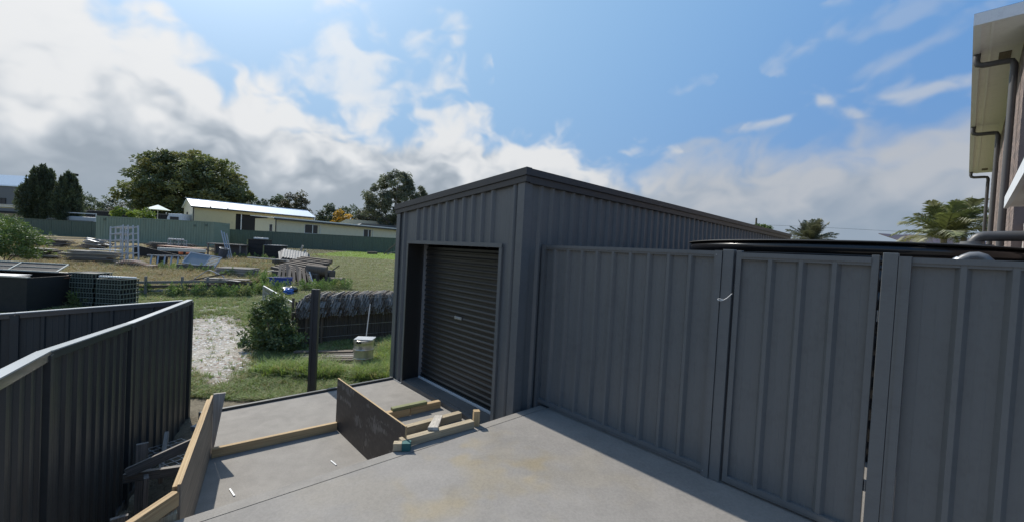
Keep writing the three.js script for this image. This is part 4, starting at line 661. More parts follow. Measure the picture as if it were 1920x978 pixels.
  sh('bright_shrub', 'bright lime green shrub showing above the container', 'shrub', -47.2, 50.6, 0.75, domeClumps(441, [[-1.2, 2.75, 0, 1.5, 0.75, 0.7], [1, 2.8, 0, 1.5, 0.8, 0.7], [0, 1.4, 0, 2, 1.2, 0.9]], 90, 0.36), 60, 0.13, [[0.24, 0.33, 0.04], [0.30, 0.38, 0.05], [0.18, 0.25, 0.04]], 442);
  sh('leafy_bush', 'big fresh green bush at the left edge of the yard', 'bush', -24.9, 20, gY(20) - 0.05, domeClumps(451, [[-0.6, 1.5, 0, 1.6, 1.0, 1.2], [0.5, 1.1, 0, 1.2, 0.8, 1], [-1.4, 0.9, 0.3, 1.4, 0.9, 1], [-1.6, 2.0, 0, 1.3, 0.7, 1]], 190, 0.36), 75, 0.07, [[0.15, 0.23, 0.05], [0.19, 0.27, 0.06], [0.11, 0.17, 0.04]], 452, 0.35);
  // ivy-like bush scrambling over the corner of the brush enclosure
  sh('climbing_bush', 'dark glossy-leaved bush growing over the wire mesh corner', 'bush', -5.15, 8.95, gY(9) - 0.02, domeClumps(461, [[0, 0.5, 0, 0.4, 0.45, 0.35], [-0.05, 0.85, 0.1, 0.32, 0.3, 0.3], [0.2, 0.25, 0.1, 0.45, 0.25, 0.4], [-0.3, 0.25, 0.1, 0.3, 0.28, 0.3], [0.05, 1.05, 0, 0.2, 0.15, 0.18]], 200, 0.13), 30, 0.036, [[0.12, 0.18, 0.055], [0.16, 0.225, 0.065], [0.085, 0.13, 0.045], [0.20, 0.26, 0.08]], 462, 0.6);
}
// ------------------------------------------------------------------ palms, power pole and roofs over the right fence
function palm(label, pos, trunkH, fronds, len, seed, cols, sag = 0.62, low = 0.1) {
  const R = mulberry(seed), t = thing('palm_tree', label, 'palm', pos, 0);
  obj('trunk', [taper([[0, 0, 0], [0.05, trunkH * 0.5, 0], [0, trunkH, 0]], len * 0.075, len * 0.045, 10)], M.paleBark, t);
  for (let f = 0; f < fronds; f++) {
    const a = f * 2.39996 + 0.4 * R(), up = mix(1.4, low, f / fronds) + 0.2 * (R() - 0.5), L = len * (0.8 + 0.3 * R()), pos2 = [], col = [], cl = cols[R() * cols.length | 0];
    const pt = u => { const h = Math.cos(up) * L * u * (1 - 0.12 * u), y = Math.sin(up) * L * u - sag * L * u * u * (0.55 + 0.45 * Math.cos(up)); return V(Math.cos(a) * h, trunkH + y, Math.sin(a) * h); };
    const spine = []; for (let i = 0; i <= 6; i++) spine.push(pt(i / 6).toArray());
    const N = 34; for (let i = 3; i < N; i++) for (const sd of [-1, 1]) {
      const u = i / N, p = pt(u), q = pt(Math.min(1, u + 0.02)), tan = q.sub(p).normalize(), side = V().crossVectors(tan, V(0, 1, 0)).normalize().multiplyScalar(sd), ll = L * 0.30 * Math.sin(Math.PI * (0.14 + 0.8 * u)) * (0.85 + 0.3 * R());
      const dir = side.multiplyScalar(0.75).add(tan.clone().multiplyScalar(0.62)).add(V(0, 0.18 - 0.25 * R(), 0)).normalize(), w = tan.clone().multiplyScalar(L * 0.011), m = p.clone().add(dir.clone().multiplyScalar(ll * 0.55)), e = p.clone().add(dir.clone().multiplyScalar(ll)).add(V(0, -ll * (0.18 + 0.2 * R()), 0)), v = 0.75 + 0.5 * R();
      for (const tri of [[p.clone().sub(w), p.clone().add(w), m.clone().add(w)], [p.clone().sub(w), m.clone().add(w), m.clone().sub(w)], [m.clone().sub(w), m.clone().add(w), e]]) for (const x of tri) { pos2.push(x.x, x.y, x.z); col.push(cl[0] * v, cl[1] * v, cl[2] * v); }
    }
    const g = new THREE.BufferGeometry(); g.setAttribute('position', new THREE.Float32BufferAttribute(pos2, 3)); g.setAttribute('color', new THREE.Float32BufferAttribute(col, 3)); g.setAttribute('uv', new THREE.Float32BufferAttribute(new Float32Array(pos2.length / 3 * 2), 2)); g.computeVertexNormals();
    const fr = obj('frond', g, leafMat, t); obj('midrib', taper(spine, len * 0.014, len * 0.004, 5), M.pineGreen, fr);
  }
  return t;
}
palm('dark stiff-fronded palm beyond the far end of the shed', yard(17.4, 24, 0), 3.1, 40, 1.75, 501, [[0.11, 0.12, 0.065], [0.14, 0.145, 0.085], [0.08, 0.095, 0.05]], 0.3, 0.15);
palm('tall arching palm next to the brick house', yard(21.0, 20, 0), 3.4, 28, 2.7, 503, [[0.18, 0.21, 0.065], [0.24, 0.24, 0.09], [0.13, 0.16, 0.05]], 0.5, 0.35);
palm('smaller palm tucked against the brick house downpipe', yard(22.6, 20.6, 0), 4.3, 20, 2.2, 505, [[0.16, 0.19, 0.09], [0.2, 0.21, 0.1]]);
{ const t = thing('power_pole', 'timber power pole on the skyline past the shed', 'pole', yard(29.5, 50, 0), YAW); obj('pole', [cyl(0.1, 0.14, 7.3, 10, 0, 3.65, 0)], M.darkWood, t); obj('crossarm', [bar([-0.5, 6.3, 0], [0.5, 6.3, 0], 0.1, 0.12)], M.darkWood, t); obj('transformer', [cyl(0.2, 0.2, 0.6, 12, -0.15, 5.6, 0.2)], M.black, t); obj('wire', [tube([[-30, 5.9, -8], [0, 6.5, 0], [20, 6.3, 4], [45, 6.9, 8]], 0.012, 40, 4)], M.black, t); }
tree('small_tree', 'small bright green treetop beside the power pole', [27.1, 45], 0, withR([[0, 0, 0], [0, 3, 0], [0, 5, 0]], 0.12, 0.05), [], domeClumps(511, [[0, 5.2, 0, 1.2, 0.8, 1]], 40, 0.4), 60, 0.14, [[0.15, 0.22, 0.035], [0.11, 0.16, 0.03]], 512);
{ const t = thing('tiled_roof_house', 'neighbouring house with dark purple tiled roof past the tank', 'house', yard(25.2, 23.2, 0), YAW + 0.1);
  obj('wall', [span(-2.6, 4, 0, 3.2, -5, -0.4)], M.paleCream, t);
  const rf = new THREE.Group(); rf.name = 'roof'; t.add(rf); const tile = bx(0.30, 0.035, 0.42), tm = [painted(C(0.075, 0.055, 0.062), 0.6), painted(C(0.095, 0.065, 0.07), 0.6)]; const R = mulberry(77);
  for (let r = 0; r < 7; r++) for (let c = 0; c < 22 - r; c++) { const m = obj('tile', tile, tm[R() * 2 | 0], rf); m.position.set(-2.9 + r * 0.36 + c * 0.31, 3.25 + r * 0.115 + 0.012 * (c % 2), -r * 0.33); m.rotation.x = -0.0 + 0.34; }
  obj('roof_deck', [bx(7, 0.04, 2.6, 1, 3.55, -1.1, 0.34)], tm[0], rf); }

// ------------------------------------------------------------------ salvage heaps in the yard
const gd = d => groundAt(d), ORD = ['first', 'second', 'third', 'fourth', 'fifth', 'sixth', 'seventh', 'eighth', 'ninth', 'tenth', 'eleventh', 'twelfth'];
// a straight piece between two yard points [s, d, y above ground]
function stick(name, label, category, p, q, w, h, mat, group, bevel = 0) {
  const a = yard(p[0], p[1], gd(p[1]) + p[2]), b = yard(q[0], q[1], gd(q[1]) + q[2]);
  const m = obj(name, [mv(bar(a.toArray(), b.toArray(), w, h, bevel), -a.x, -a.y, -a.z)], mat); m.position.copy(a); return tag(m, label, category, group);
}
const atY = (s, d, y = 0) => yard(s, d, gd(d) + y);
{ // beer keg with a square lid board
  const k = thing('steel_keg', 'ribbed stainless steel keg standing on the bare earth', 'keg', atY(-2.86, 8.1, 0.0), 0.3);
  const p = [[0.17, 0], [0.19, 0.004], [0.196, 0.03], [0.196, 0.07], [0.186, 0.08], [0.186, 0.17]]; for (const y of [0.19, 0.36]) p.push([0.187, y - 0.02], [0.2, y - 0.006], [0.2, y + 0.006], [0.187, y + 0.02]); p.push([0.187, 0.44], [0.18, 0.465], [0.192, 0.475], [0.195, 0.5], [0.195, 0.54], [0.188, 0.55], [0.182, 0.54], [0.18, 0.47], [0.12, 0.49], [0, 0.495]);
  obj('barrel', lathe(p, 44), M.steel, k); obj('hand_hole', [bx(0.1, 0.03, 0.01, Math.sin(0.35) * 0.193, 0.512, Math.cos(0.35) * 0.193, 0, 0.35)], M.black, k);
  solo('keg_lid', 'flat grey square board covering the keg', 'lid', atY(-2.84, 8.1, 0.551), 0.9, rb(0.36, 0.022, 0.3, 0.004, 0, 0.011, 0), M.alu);
  stick('thin_pole', 'thin pale pole leaning on the brush stack behind keg', 'pole', [-2.98, 8.45, 0.0], [-3.25, 9.5, 1.0], 0.022, 0.022, M.paleWood);
}
{ // enclosure of brushwood bundles behind wire
  const R = mulberry(600), rods = []; const A = [-4.85, 9.25], B = [-2.55, 10.75], n = 150;
  const at = (t, dd = 0) => [mix(A[0], B[0], t) + dd * 0.53, mix(A[1], B[1], t) + dd * -0.85 * -1];
  const o = atY(-3.7, 10, 0), loc = (s, d, y) => { const p = atY(s, d, y).sub(o); return [p.x, p.y, p.z]; };
  const t = thing('brushwood_fence', 'enclosure of upright grey sticks topped with bundled brushwood', 'fence', o.toArray());
  for (let i = 0; i < n; i++) { const u = (i + R() * 0.9) / n, [s, d] = at(u, 0.03 * R()), lean = 0.03 * (R() - 0.5); rods.push(bar(loc(s, d, -0.05), loc(s + lean, d, 0.98 + 0.1 * R()), 0.02 + 0.012 * R(), 0.018 + 0.012 * R())); }
  const rodMesh = obj('sticks', rods, M.darkWood, t);
  obj('backing', [bar(loc(...at(0.005, 0.12), 0.48), loc(...at(0.995, 0.12), 0.48), 0.06, 0.95)], M.darkWood, t);
  // bundles of brushwood laid over the top, their ragged ends hanging over the front
  for (let row = 0; row < 3; row++) for (let k = 0; k < 24; k++) { const u = (k + 0.5 + (row % 2) * 0.5) / 24.6, [s, d] = at(u, 0.02 + 0.16 * (row === 2)), y = 0.80 + 0.115 * row + 0.03 * R(), g = []; for (let q = 0; q < 20; q++) { const a = R() * 6.28, rr = 0.075 * Math.sqrt(R()), x = Math.cos(a) * rr, yy = Math.sin(a) * rr; g.push(bar(loc(s + x + 0.03 * (R() - 0.5), d - 0.12 - 0.06 * R(), y + yy - 0.09 - 0.05 * R()), loc(s + x, d - 0.03, y + yy + 0.02), 0.016, 0.016), bar(loc(s + x, d - 0.03, y + yy + 0.02), loc(s + x + 0.03 * (R() - 0.5), d + 0.4, y + yy + 0.05), 0.016, 0.016)); } obj('bundle', g, (k + row) % 3 ? M.greyWood : M.brownWood, t); }
  obj('wire', [0.15, 0.4, 0.65, 0.9, 1.05].map(y => bar(loc(...at(0, -0.05), y), loc(...at(1, -0.05), y), 0.006, 0.006)), M.galv, t);
  for (const u of [0.0, 0.1, 0.22]) { const [s, d] = at(u, -0.06); obj('post', [bar(loc(s, d, -0.05), loc(s, d, 1.1), 0.045, 0.045)], M.brownWood, t); }
  // open wire side running back
  const w = thing('mesh_panel', 'sloping galvanised wire mesh panel at the enclosure side', 'mesh', o.toArray()); const C0 = [-4.9, 9.2], C1 = [-6.9, 11.4], wires = [];
  for (let i = 0; i <= 44; i++) { const u = i / 44; wires.push(bar(loc(mix(C0[0], C1[0], u), mix(C0[1], C1[1], u), 0), loc(mix(C0[0], C1[0], u), mix(C0[1], C1[1], u), 0.98), 0.006, 0.006)); }
  for (let i = 0; i <= 9; i++) wires.push(bar(loc(...C0, 0.06 + i * 0.1), loc(...C1, 0.06 + i * 0.1), 0.006, 0.006));
  obj('wires', wires, M.galv, w); obj('frame', [bar(loc(...C0, 0.99), loc(...C1, 0.99), 0.035, 0.035), bar(loc(...C1, 0), loc(...C1, 1.0), 0.035, 0.035)], M.galv, w);
  // twig heap on top at the right
  for (let k = 0; k < 12; k++) stick('dry_branch', 'dry grey branch lying across the top of the brush stack', 'branch', [-3.2 + 0.5 * R(), 10.35 + 0.3 * R(), 1.08 + 0.01 * k], [-2.5 + 0.2 * R(), 10.8 + 0.2 * R(), 1.1 + 0.012 * k], 0.04, 0.03, k % 2 ? M.darkWood : M.greyWood, 'branches on the brush stack');
  for (let k = 0; k < 5; k++) stick('weathered_board', ['wide weathered board on the grass before the sticks', 'second weathered board lying under the wide one', 'short grey board near the keg on the grass', 'grey broken board beside the lone post', 'narrow grey lath lying before the brush enclosure'][k], 'board', [-4.5 + 0.12 * k, 8.6 - 0.1 * k, 0.03 + 0.035 * (k === 0)], [-3.35 + 0.1 * k, 8.85 - 0.12 * k, 0.05 + 0.02 * (k === 0)], 0.16 - 0.02 * k, 0.025, [M.brownWood, M.darkWood, M.greyWood, M.brownWood, M.darkWood][k]);
}
{ // two stacks of lattice trays
  const proto = (() => { const g = new THREE.Group(); g.name = 'lattice_tray'; const W = 0.74, D = 0.6, H = 0.1415; const f = [];
    obj('rim', [span(-W / 2, W / 2, H - 0.022, H, D / 2 - 0.03, D / 2), span(-W / 2, W / 2, H - 0.022, H, -D / 2, -D / 2 + 0.03), span(-W / 2, -W / 2 + 0.03, H - 0.022, H, -D / 2 + 0.03, D / 2 - 0.03), span(W / 2 - 0.03, W / 2, H - 0.022, H, -D / 2 + 0.03, D / 2 - 0.03)], M.trayRim, g);
    for (let i = 0; i < 9; i++) f.push(bx(0.022, H - 0.024, 0.02, -W / 2 + 0.03 + i * (W - 0.06) / 8, (H - 0.024) / 2, D / 2 - 0.012), bx(0.022, H - 0.024, 0.02, -W / 2 + 0.03 + i * (W - 0.06) / 8, (H - 0.024) / 2, -D / 2 + 0.012));
    for (let i = 1; i < 6; i++) f.push(bx(0.02, H - 0.024, 0.022, -W / 2 + 0.012, (H - 0.024) / 2, -D / 2 + i * D / 6), bx(0.02, H - 0.024, 0.022, W / 2 - 0.012, (H - 0.024) / 2, -D / 2 + i * D / 6));
    f.push(bx(W - 0.02, 0.014, 0.012, 0, 0.06, D / 2 - 0.012), bx(W - 0.02, 0.014, 0.012, 0, 0.06, -D / 2 + 0.012)); obj('bars', f, M.trayBar, g);
    obj('liner', [bx(W - 0.1, H - 0.02, D - 0.1, 0, H / 2 - 0.005, 0)], M.black, g); return g; })();
  function stackOf(s, d, n, tall, which) { for (let k = 0; k < n; k++) { const c = copyOf(proto, atY(s + 0.006 * ((k * 7) % 3), d, k * 0.142), YAW + 0.02 * ((k * 5) % 3 - 1)); const pos = k === n - 1 ? 'top' : k === 0 ? 'bottom' : ['', 'second', 'third', 'fourth', 'fifth', 'sixth', 'seventh'][k]; tag(c, k === n - 1 || k === 0 ? `grey-green lattice tray at the ${pos} of the ${which} stack` : `grey-green lattice tray, ${pos} from the bottom of the ${which} stack`, 'tray', 'lattice trays in two stacks'); } }
  stackOf(-12.66, 12.3, 7, 1, 'left'); stackOf(-11.84, 12.3, 6, 1, 'right');
  // ribbed white inserts poking out of the right stack
  for (let k = 0; k < 9; k++) solo('white_tube', `white tube end on the right tray stack, ${ORD[k]} from the left`, 'tube', atY(-12.15 + k * 0.077, 12.3, 0.855), YAW, [cyl(0.03, 0.03, 0.5, 12, 0, 0.035, 0, Math.PI / 2 - 0.1), cyl(0.02, 0.02, 0.51, 10, 0, 0.035, 0, Math.PI / 2 - 0.1)], M.white, 'white tubes in the tray stack');
}
{ // dark steel bin with a leaning framed screen on top
  const t = thing('steel_bin', 'big dark steel bin behind the left fence', 'bin', atY(-15.02, 11.6, 0), YAW + 0.05), W = 4.1, H = 0.92, D = 1.6;
  obj('wall', [span(-W / 2, W / 2, 0, H, D / 2 - 0.03, D / 2), span(-W / 2, W / 2, 0, H, -D / 2, -D / 2 + 0.03), span(-W / 2, -W / 2 + 0.03, 0, H, -D / 2 + 0.03, D / 2 - 0.03), span(W / 2 - 0.03, W / 2, 0, H, -D / 2 + 0.03, D / 2 - 0.03), span(-W / 2 + 0.03, W / 2 - 0.03, 0.02, 0.05, -D / 2 + 0.03, D / 2 - 0.03)], M.black, t);
  obj('lip', [span(-W / 2 - 0.03, W / 2 + 0.03, H, H + 0.035, D / 2 - 0.06, D / 2 + 0.02), span(-W / 2 - 0.03, W / 2 + 0.03, H, H + 0.035, -D / 2 - 0.02, -D / 2 + 0.06)], M.galv, t);
  solo('grey_sheet', 'flat grey sheet lying along the bin lip', 'sheet', atY(-15.02, 11.35, 0.957), YAW + 0.06, [bx(3.7, 0.012, 0.5, -0.2, 0.006, 0.3), bx(1.6, 0.02, 0.62, -1.2, 0.022, 0.35)], M.alu);
  const f = thing('framed_screen', 'long dark screen in a pale frame propped on the bin', 'screen', atY(-15.17, 12.0, 0.962), YAW + 0.05), T = -0.62, g = [];
  const P = (x, v) => [x, v * 0.21 + 0.012, -v * 0.42];
  obj('frame', [bar(P(-2, 0), P(1.75, 0), 0.04, 0.03), bar(P(-2, 1), P(1.62, 1), 0.04, 0.03), ...[-1.95, -0.8, 0.35, 1.7].map(x => bar(P(x, 0.04), P(x - 0.06, 0.97), 0.04, 0.026)), bar(P(-2, 0.5), P(1.68, 0.5), 0.02, 0.016)], M.trayRimPale, f); obj('panel', [(() => { const q = bx(3.6, 0.006, 0.44, -0.15, 0.105, -0.21, 0.46); return q; })()], M.black, f);
  stick('rusty_board', 'rusty red-brown board between the bin and lattice trays', 'board', [-13.25, 11.75, 0.84], [-13.1, 12.75, 0.86], 0.5, 0.02, M.rust); stick('prop_stick', 'thin dark post under the rusty board', 'post', [-13.2, 12.25, 0], [-13.2, 12.25, 0.82], 0.03, 0.03, M.black);
}
{ // long rails and pallets low in the weeds
  const R = mulberry(610);
  const L = ['upper', 'middle', 'lower'];
  for (let k = 0; k < 3; k++) stick('fence_rail', `long weathered ${L[k]} timber rail low in the weeds`, 'rail', [-13.4, 14.3 + 0.05 * k, 0.42 - 0.16 * k], [-10.6 - 0.2 * k, 15.2, 0.52 - 0.16 * k], 0.05, 0.09, [M.greyWood, M.brownWood, M.paleWood][k]);
  for (const [s, d] of [[-12.9, 14.36], [-11.9, 14.72], [-11.2, 15.02]]) stick('rail_post', s < -12.5 ? 'left short post carrying the weathered rails' : s < -11.5 ? 'middle short post carrying the weathered rails' : 'right short post carrying the weathered rails', 'post', [s, d + 0.06, -0.05], [s, d + 0.06, 0.66], 0.08, 0.06, M.greyWood);
  stick('long_pole', 'long grey pole slanting over the weedy timber', 'pole', [-13.5, 16.2, 0.12], [-11.6, 16.6, 0.62], 0.07, 0.06, M.brownWood);
  { const t = thing('bent_tubing', 'small bent steel tube frame above the weedy timber', 'frame', atY(-12.5, 16.9, 0.3), YAW); obj('tube', [tube([[-0.62, 0, 0], [-0.3, 0.22, 0], [-0.02, 0.38, 0], [0.3, 0.28, 0], [0.62, 0.12, 0], [0.5, -0.1, 0.1]], 0.018, 30, 6), bar([-0.6, -0.3, 0], [-0.6, 0.02, 0], 0.03, 0.03), bar([0.55, -0.3, 0.06], [0.55, 0.1, 0.02], 0.03, 0.03)], M.alu, t); }
  // black and white board heap
  for (let k = 0; k < 26; k++) { const y = 0.18 + 0.028 * (k % 13) + 0.01, s0 = -11.75 + 0.25 * R(), tw = 0.4 * (R() - 0.5), bright = k % 3 === 0; stick('scrap_board', bright ? 'whitewashed board in the low black and white heap' : 'blackened board in the low black and white heap', 'board', [s0, 15.5 + 0.6 * R(), y], [s0 + 1.3 + 0.35 * R(), 15.5 + tw + 0.5 * R(), y + 0.03 * (R() - 0.5)], 0.14, 0.024, bright ? M.paleWood : M.darkWood, bright ? 'whitewashed boards of the low heap' : 'blackened boards of the low heap'); }
  stick('pale_lath', 'short pale lath sticking up from the low heap', 'lath', [-10.9, 15.25, 0.42], [-10.75, 15.1, 0.62], 0.09, 0.02, M.paleWood);
  for (let k = 0; k < 2; k++) stick('bearer', k ? 'right bearer beneath the low black and white heap' : 'left bearer beneath the low black and white heap', 'timber', [-11.4 + k * 0.8, 15.4, 0.08], [-11.4 + k * 0.8, 16.2, 0.08], 0.1, 0.2, M.darkWood);
  // stack of white planks
  for (let r = 0; r < 6; r++) for (let c = 0; c < 4; c++) stick('white_plank', `${r === 5 ? 'topmost' : ORD[r] + ' up'} ${['front', 'inner front', 'inner rear', 'rear'][c]} plank of the square white stack`, 'plank', [-14.7 + 0.05 * R(), 20.3 + c * 0.2, 0.1 + r * 0.062], [-13.0 + 0.1 * R(), 20.3 + c * 0.2 + 0.04 * R(), 0.1 + r * 0.062], 0.17, 0.05, r % 2 ? M.greyWood : M.paleWood, 'planks of the square white stack');
  for (let k = 0; k < 2; k++) stick('bearer', k ? 'right bearer beneath the square white stack' : 'left bearer beneath the square white stack', 'timber', [-14.4 + k * 1.1, 20.2, 0.035], [-14.4 + k * 1.1, 21, 0.035], 0.08, 0.07, M.darkWood);
  // low dark pallets with plank stacks, far left
  const pile = (nm, lab, s0, s1, d0, rows, cols, mats, y0, grp) => { for (let r = 0; r < rows; r++) for (let c = 0; c < cols; c++) { const e = 0.7 * R(); stick(nm, `${r === rows - 1 ? 'topmost' : ORD[r] + ' up'} ${c === 0 ? 'front' : c === cols - 1 ? 'rear' : 'middle'} ${lab}`, 'plank', [s0 + e, d0 + c * 0.3, y0 + r * 0.075], [s1 + 0.3 - 0.8 * R(), d0 + c * 0.3 + 0.16 * (R() - 0.5), y0 + r * 0.075 + 0.025 * (R() - 0.5)], 0.2 + 0.1 * R(), 0.04 + 0.02 * R(), r === rows - 1 || R() < 0.16 ? mats[0] : mats[1 + (R() * (mats.length - 1) | 0)], grp); } };
  pile('old_plank', 'plank of the far left dark timber pile', -27.8, -25.4, 22.6, 9, 2, [M.paleWood, M.darkWood, M.darkWood, M.black], 0.06, 'planks of the far left pile');
  pile('old_plank', 'plank of the timber pile left of aluminium frames', -25.1, -22.0, 22.6, 9, 2, [M.paleWood, M.greyWood, M.brownWood, M.darkWood], 0.06, 'planks of the pile left of the frames');
  pile('old_plank', 'plank of the pile just before the container', -30.2, -26.4, 33.5, 9, 2, [M.greyWood, M.darkWood, M.brownWood], 0.06, 'planks before the container');
  pile('old_plank', 'plank of the pile behind the cream beam', -25.6, -21.8, 34.5, 8, 2, [M.brownWood, M.darkWood, M.greyWood], 0.06, 'planks right of the cream beam');
  pile('old_plank', 'plank of the pile behind the far left bush', -38.5, -34.2, 31.5, 8, 2, [M.greyWood, M.darkWood, M.brownWood], 0.06, 'planks behind the far left bush');
  stick('white_plank', 'single white plank on top of the pile left of frames', 'plank', [-23.4, 22.7, 0.80], [-21.6, 22.5, 0.83], 0.2, 0.05, M.white);
  for (let k = 0; k < 14; k++) { const a = (R() - 0.5) * 0.9; stick('scrap_channel', 'grey scrap channel on the heap before the container', 'scrap metal', [-32.8 + 0.4 * R(), 31 + 0.5 * R(), 0.5 + 0.03 * k], [-31.2 + 0.4 * R() + 0.2 * a, 31 + a, 0.5 + 0.035 * k - 0.3 * R()], 0.16, 0.05, k % 3 ? M.alu : M.paleWood, 'scrap channels before the container'); }
  for (let k = 0; k < 10; k++) stick('dark_timber', 'dark timber under the scrap channels', 'timber', [-33.4 + 0.3 * R(), 31 + 0.12 * k, 0.1 + 0.045 * k], [-30.9 - 0.3 * R(), 31 + 0.1 * k, 0.1 + 0.045 * k], 0.14, 0.06, M.darkWood, 'dark timbers under the scrap channels');
  stick('thin_rail', 'thin rail running left from the scrap heap', 'rail', [-36.5, 30, 0.72], [-32.2, 31, 0.86], 0.06, 0.06, M.greyWood); stick('rail_post', 'short post under the thin rail left of scrap', 'post', [-35.6, 30.2, -0.1], [-35.6, 30.2, 0.72], 0.08, 0.08, M.greyWood);
}
{ // aluminium ladder frames leaning together
  const mk = () => { const g = new THREE.Group(); g.name = 'leaning_ladder'; const W = 0.82, H = 2.2; for (const x of [-W / 2, W / 2]) obj('rail', [bx(0.06, H, 0.05, x, H / 2, 0)], M.aluLight, g); for (let k = 0; k < 6; k++) obj('rung', [bx(W - 0.055, 0.06, 0.04, 0, 0.12 + k * (H - 0.2) / 5, 0)], M.aluLight, g); return g; };
  const p = mk(), lab = ['leftmost leaning aluminium ladder frame', 'second leaning aluminium ladder frame from the left', 'third leaning aluminium ladder frame from the left', 'rightmost leaning aluminium ladder frame'];
  for (let k = 0; k < 4; k++) { const c = copyOf(p, atY(-23.55 + k * 0.26, 24.3 + 0.07 * k, -0.02), 0, lab[k]); c.rotation.set(-0.14, YAW - 0.1, 0.17 + 0.012 * k, 'YXZ'); tag(c, lab[k], 'ladder', 'leaning aluminium frames'); }
}
{ // roof tiles laid over like books
  const R = mulberry(620);
  for (let k = 0; k < 16; k++) { const u = k / 15, m = solo('roof_tile', k < 12 ? `pale roof tile in the leaning row, ${ORD[k]} from the left` : `pale roof tile in the leaning row, ${ORD[15 - k]} from the right`, 'tile', atY(-20.75 + 1.95 * u, 21.5, 0.10 + 0.2 * Math.sin(Math.PI * Math.min(1, u * 1.15 + 0.12))), 0, rb(0.035, 0.26, 0.42, 0.01, 0, 0.06, 0), k % 4 === 3 ? M.tilePink : M.tilePale, 'tiles of the leaning row'); m.rotation.set(0, YAW + 0.1 * (R() - 0.5), -0.75 + 0.1 * (R() - 0.5), 'YXZ'); }
  for (let k = 0; k < 3; k++) solo('tile_support', k === 0 ? 'left end of grey timber base under the leaning tiles' : k === 1 ? 'middle of grey timber base under the leaning tiles' : 'right end of grey timber base under the leaning tiles', 'timber', atY(-20.5 + k * 0.7, 21.5, 0), YAW, rb(0.6, k === 1 ? 0.26 : 0.16, 0.35, 0.01, 0, k === 1 ? 0.13 : 0.08, 0), M.brownWood);
}
{ // sheets, beams, ladder and screen door in front of the container
  const m = solo('black_sheet', 'black triangular sheet sloping beside the ladder frames', 'sheet', atY(-25.0, 27, 0), YAW, (() => { const s = new THREE.Shape(); s.moveTo(0, 0); s.lineTo(0.05, 0.86); s.lineTo(3.0, 0.34); s.lineTo(3.2, 0.0); s.closePath(); return mv(uvBox(new THREE.ExtrudeGeometry(s, { depth: 0.04, bevelEnabled: false })), 0, 0.0, 0); })(), M.black);
  stick('white_beam', 'long cream beam lying level before the container', 'beam', [-23.9, 27.6, 0.62], [-20.6, 27.4, 0.66], 0.22, 0.22, M.whiteBeam, undefined, 0.02); stick('beam_trestle', 'left dark block holding up the cream beam', 'block', [-23.3, 27.55, 0.0], [-23.3, 27.55, 0.51], 0.3, 0.3, M.darkWood); stick('beam_trestle', 'right dark block holding up the cream beam', 'block', [-21.2, 27.45, 0.0], [-21.2, 27.45, 0.53], 0.3, 0.3, M.darkWood);
  stick('brown_panel', 'flat brown panel behind the cream beam', 'panel', [-25.2, 29.4, 0.72], [-22.4, 29.6, 0.62], 1.0, 0.1, M.rust); stick('dark_crate', 'dark crate under the brown panel', 'crate', [-25.0, 29.6, 0.3], [-22.6, 29.6, 0.28], 0.9, 0.55, M.black);
  const R = mulberry(630); for (let k = 0; k < 6; k++) { const t = thing('window_frame', `white window frame behind the brown panel, ${ORD[k]} from the left`, 'window frame', atY(-25.6 + k * 0.2, 30.6, 0.0), YAW, 'white frames on the brown panel'); obj('frame', [bx(0.04, 1.15, 0.05, -0.2, 0.575, 0), bx(0.04, 1.15, 0.05, 0.2, 0.575, 0), bx(0.36, 0.05, 0.05, 0, 1.1, 0), bx(0.36, 0.05, 0.05, 0, 0.8, 0)], M.alu, t); obj('latch', [rb(0.14, 0.09, 0.1, 0.02, -0.1, 1.19, 0)], M.white, t); }
  // ladder on its edge
  const l = thing('aluminium_ladder', 'aluminium ladder lying on its edge in the grass', 'ladder', atY(-20.6, 23, 0), YAW + 0.06); obj('rail', [bar([0, 0.60, -0.08], [2.35, 0.66, -0.08], 0.06, 0.06)], M.alu, l); obj('rail', [bar([0, 0.04, 0.16], [2.35, 0.1, 0.16], 0.06, 0.06)], M.alu, l); for (let k = 0; k < 6; k++) obj('rung', [bar([0.35 + k * 0.36, 0.07, 0.15], [0.25 + k * 0.36, 0.58, -0.07], 0.07, 0.05)], M.alu, l);
  stick('ladder_prop', 'dark block leaning behind the lying ladder', 'block', [-20.0, 23.35, 0.0], [-20.0, 23.35, 0.55], 0.5, 0.2, M.black);
  // screen door
  const d = thing('screen_door', 'pale steel security screen door propped at a slant', 'door', atY(-16.9, 22, 0.28), YAW); d.rotation.set(-0.72, YAW + 0.12, -0.16, 'YXZ');
  obj('frame', [bx(1.75, 0.06, 0.04, 0, 0.75, 0), bx(1.75, 0.06, 0.04, 0, 0.03, 0), bx(0.06, 0.66, 0.04, -0.845, 0.39, 0), bx(0.06, 0.66, 0.04, 0.845, 0.39, 0), bx(0.05, 0.66, 0.04, 0.3, 0.39, 0)], M.alu, d); obj('mesh', [bx(1.1, 0.64, 0.012, -0.27, 0.39, 0)], M.screenBlue, d); for (let k = 0; k < 6; k++) obj('louvre', [bx(0.49, 0.035, 0.02, 0.57, 0.14 + k * 0.1, 0.006)], M.white, d);
  solo('concrete_trough', 'dark mossy concrete trough supporting the screen door', 'trough', atY(-16.9, 21.9, 0), YAW + 0.1, [span(-0.8, 0.8, 0, 0.34, -0.3, -0.24), span(-0.8, 0.8, 0, 0.34, 0.24, 0.3), span(-0.8, -0.74, 0, 0.34, -0.24, 0.24), span(0.74, 0.8, 0, 0.34, -0.24, 0.24), span(-0.74, 0.74, 0, 0.06, -0.24, 0.24)], M.slabDark);
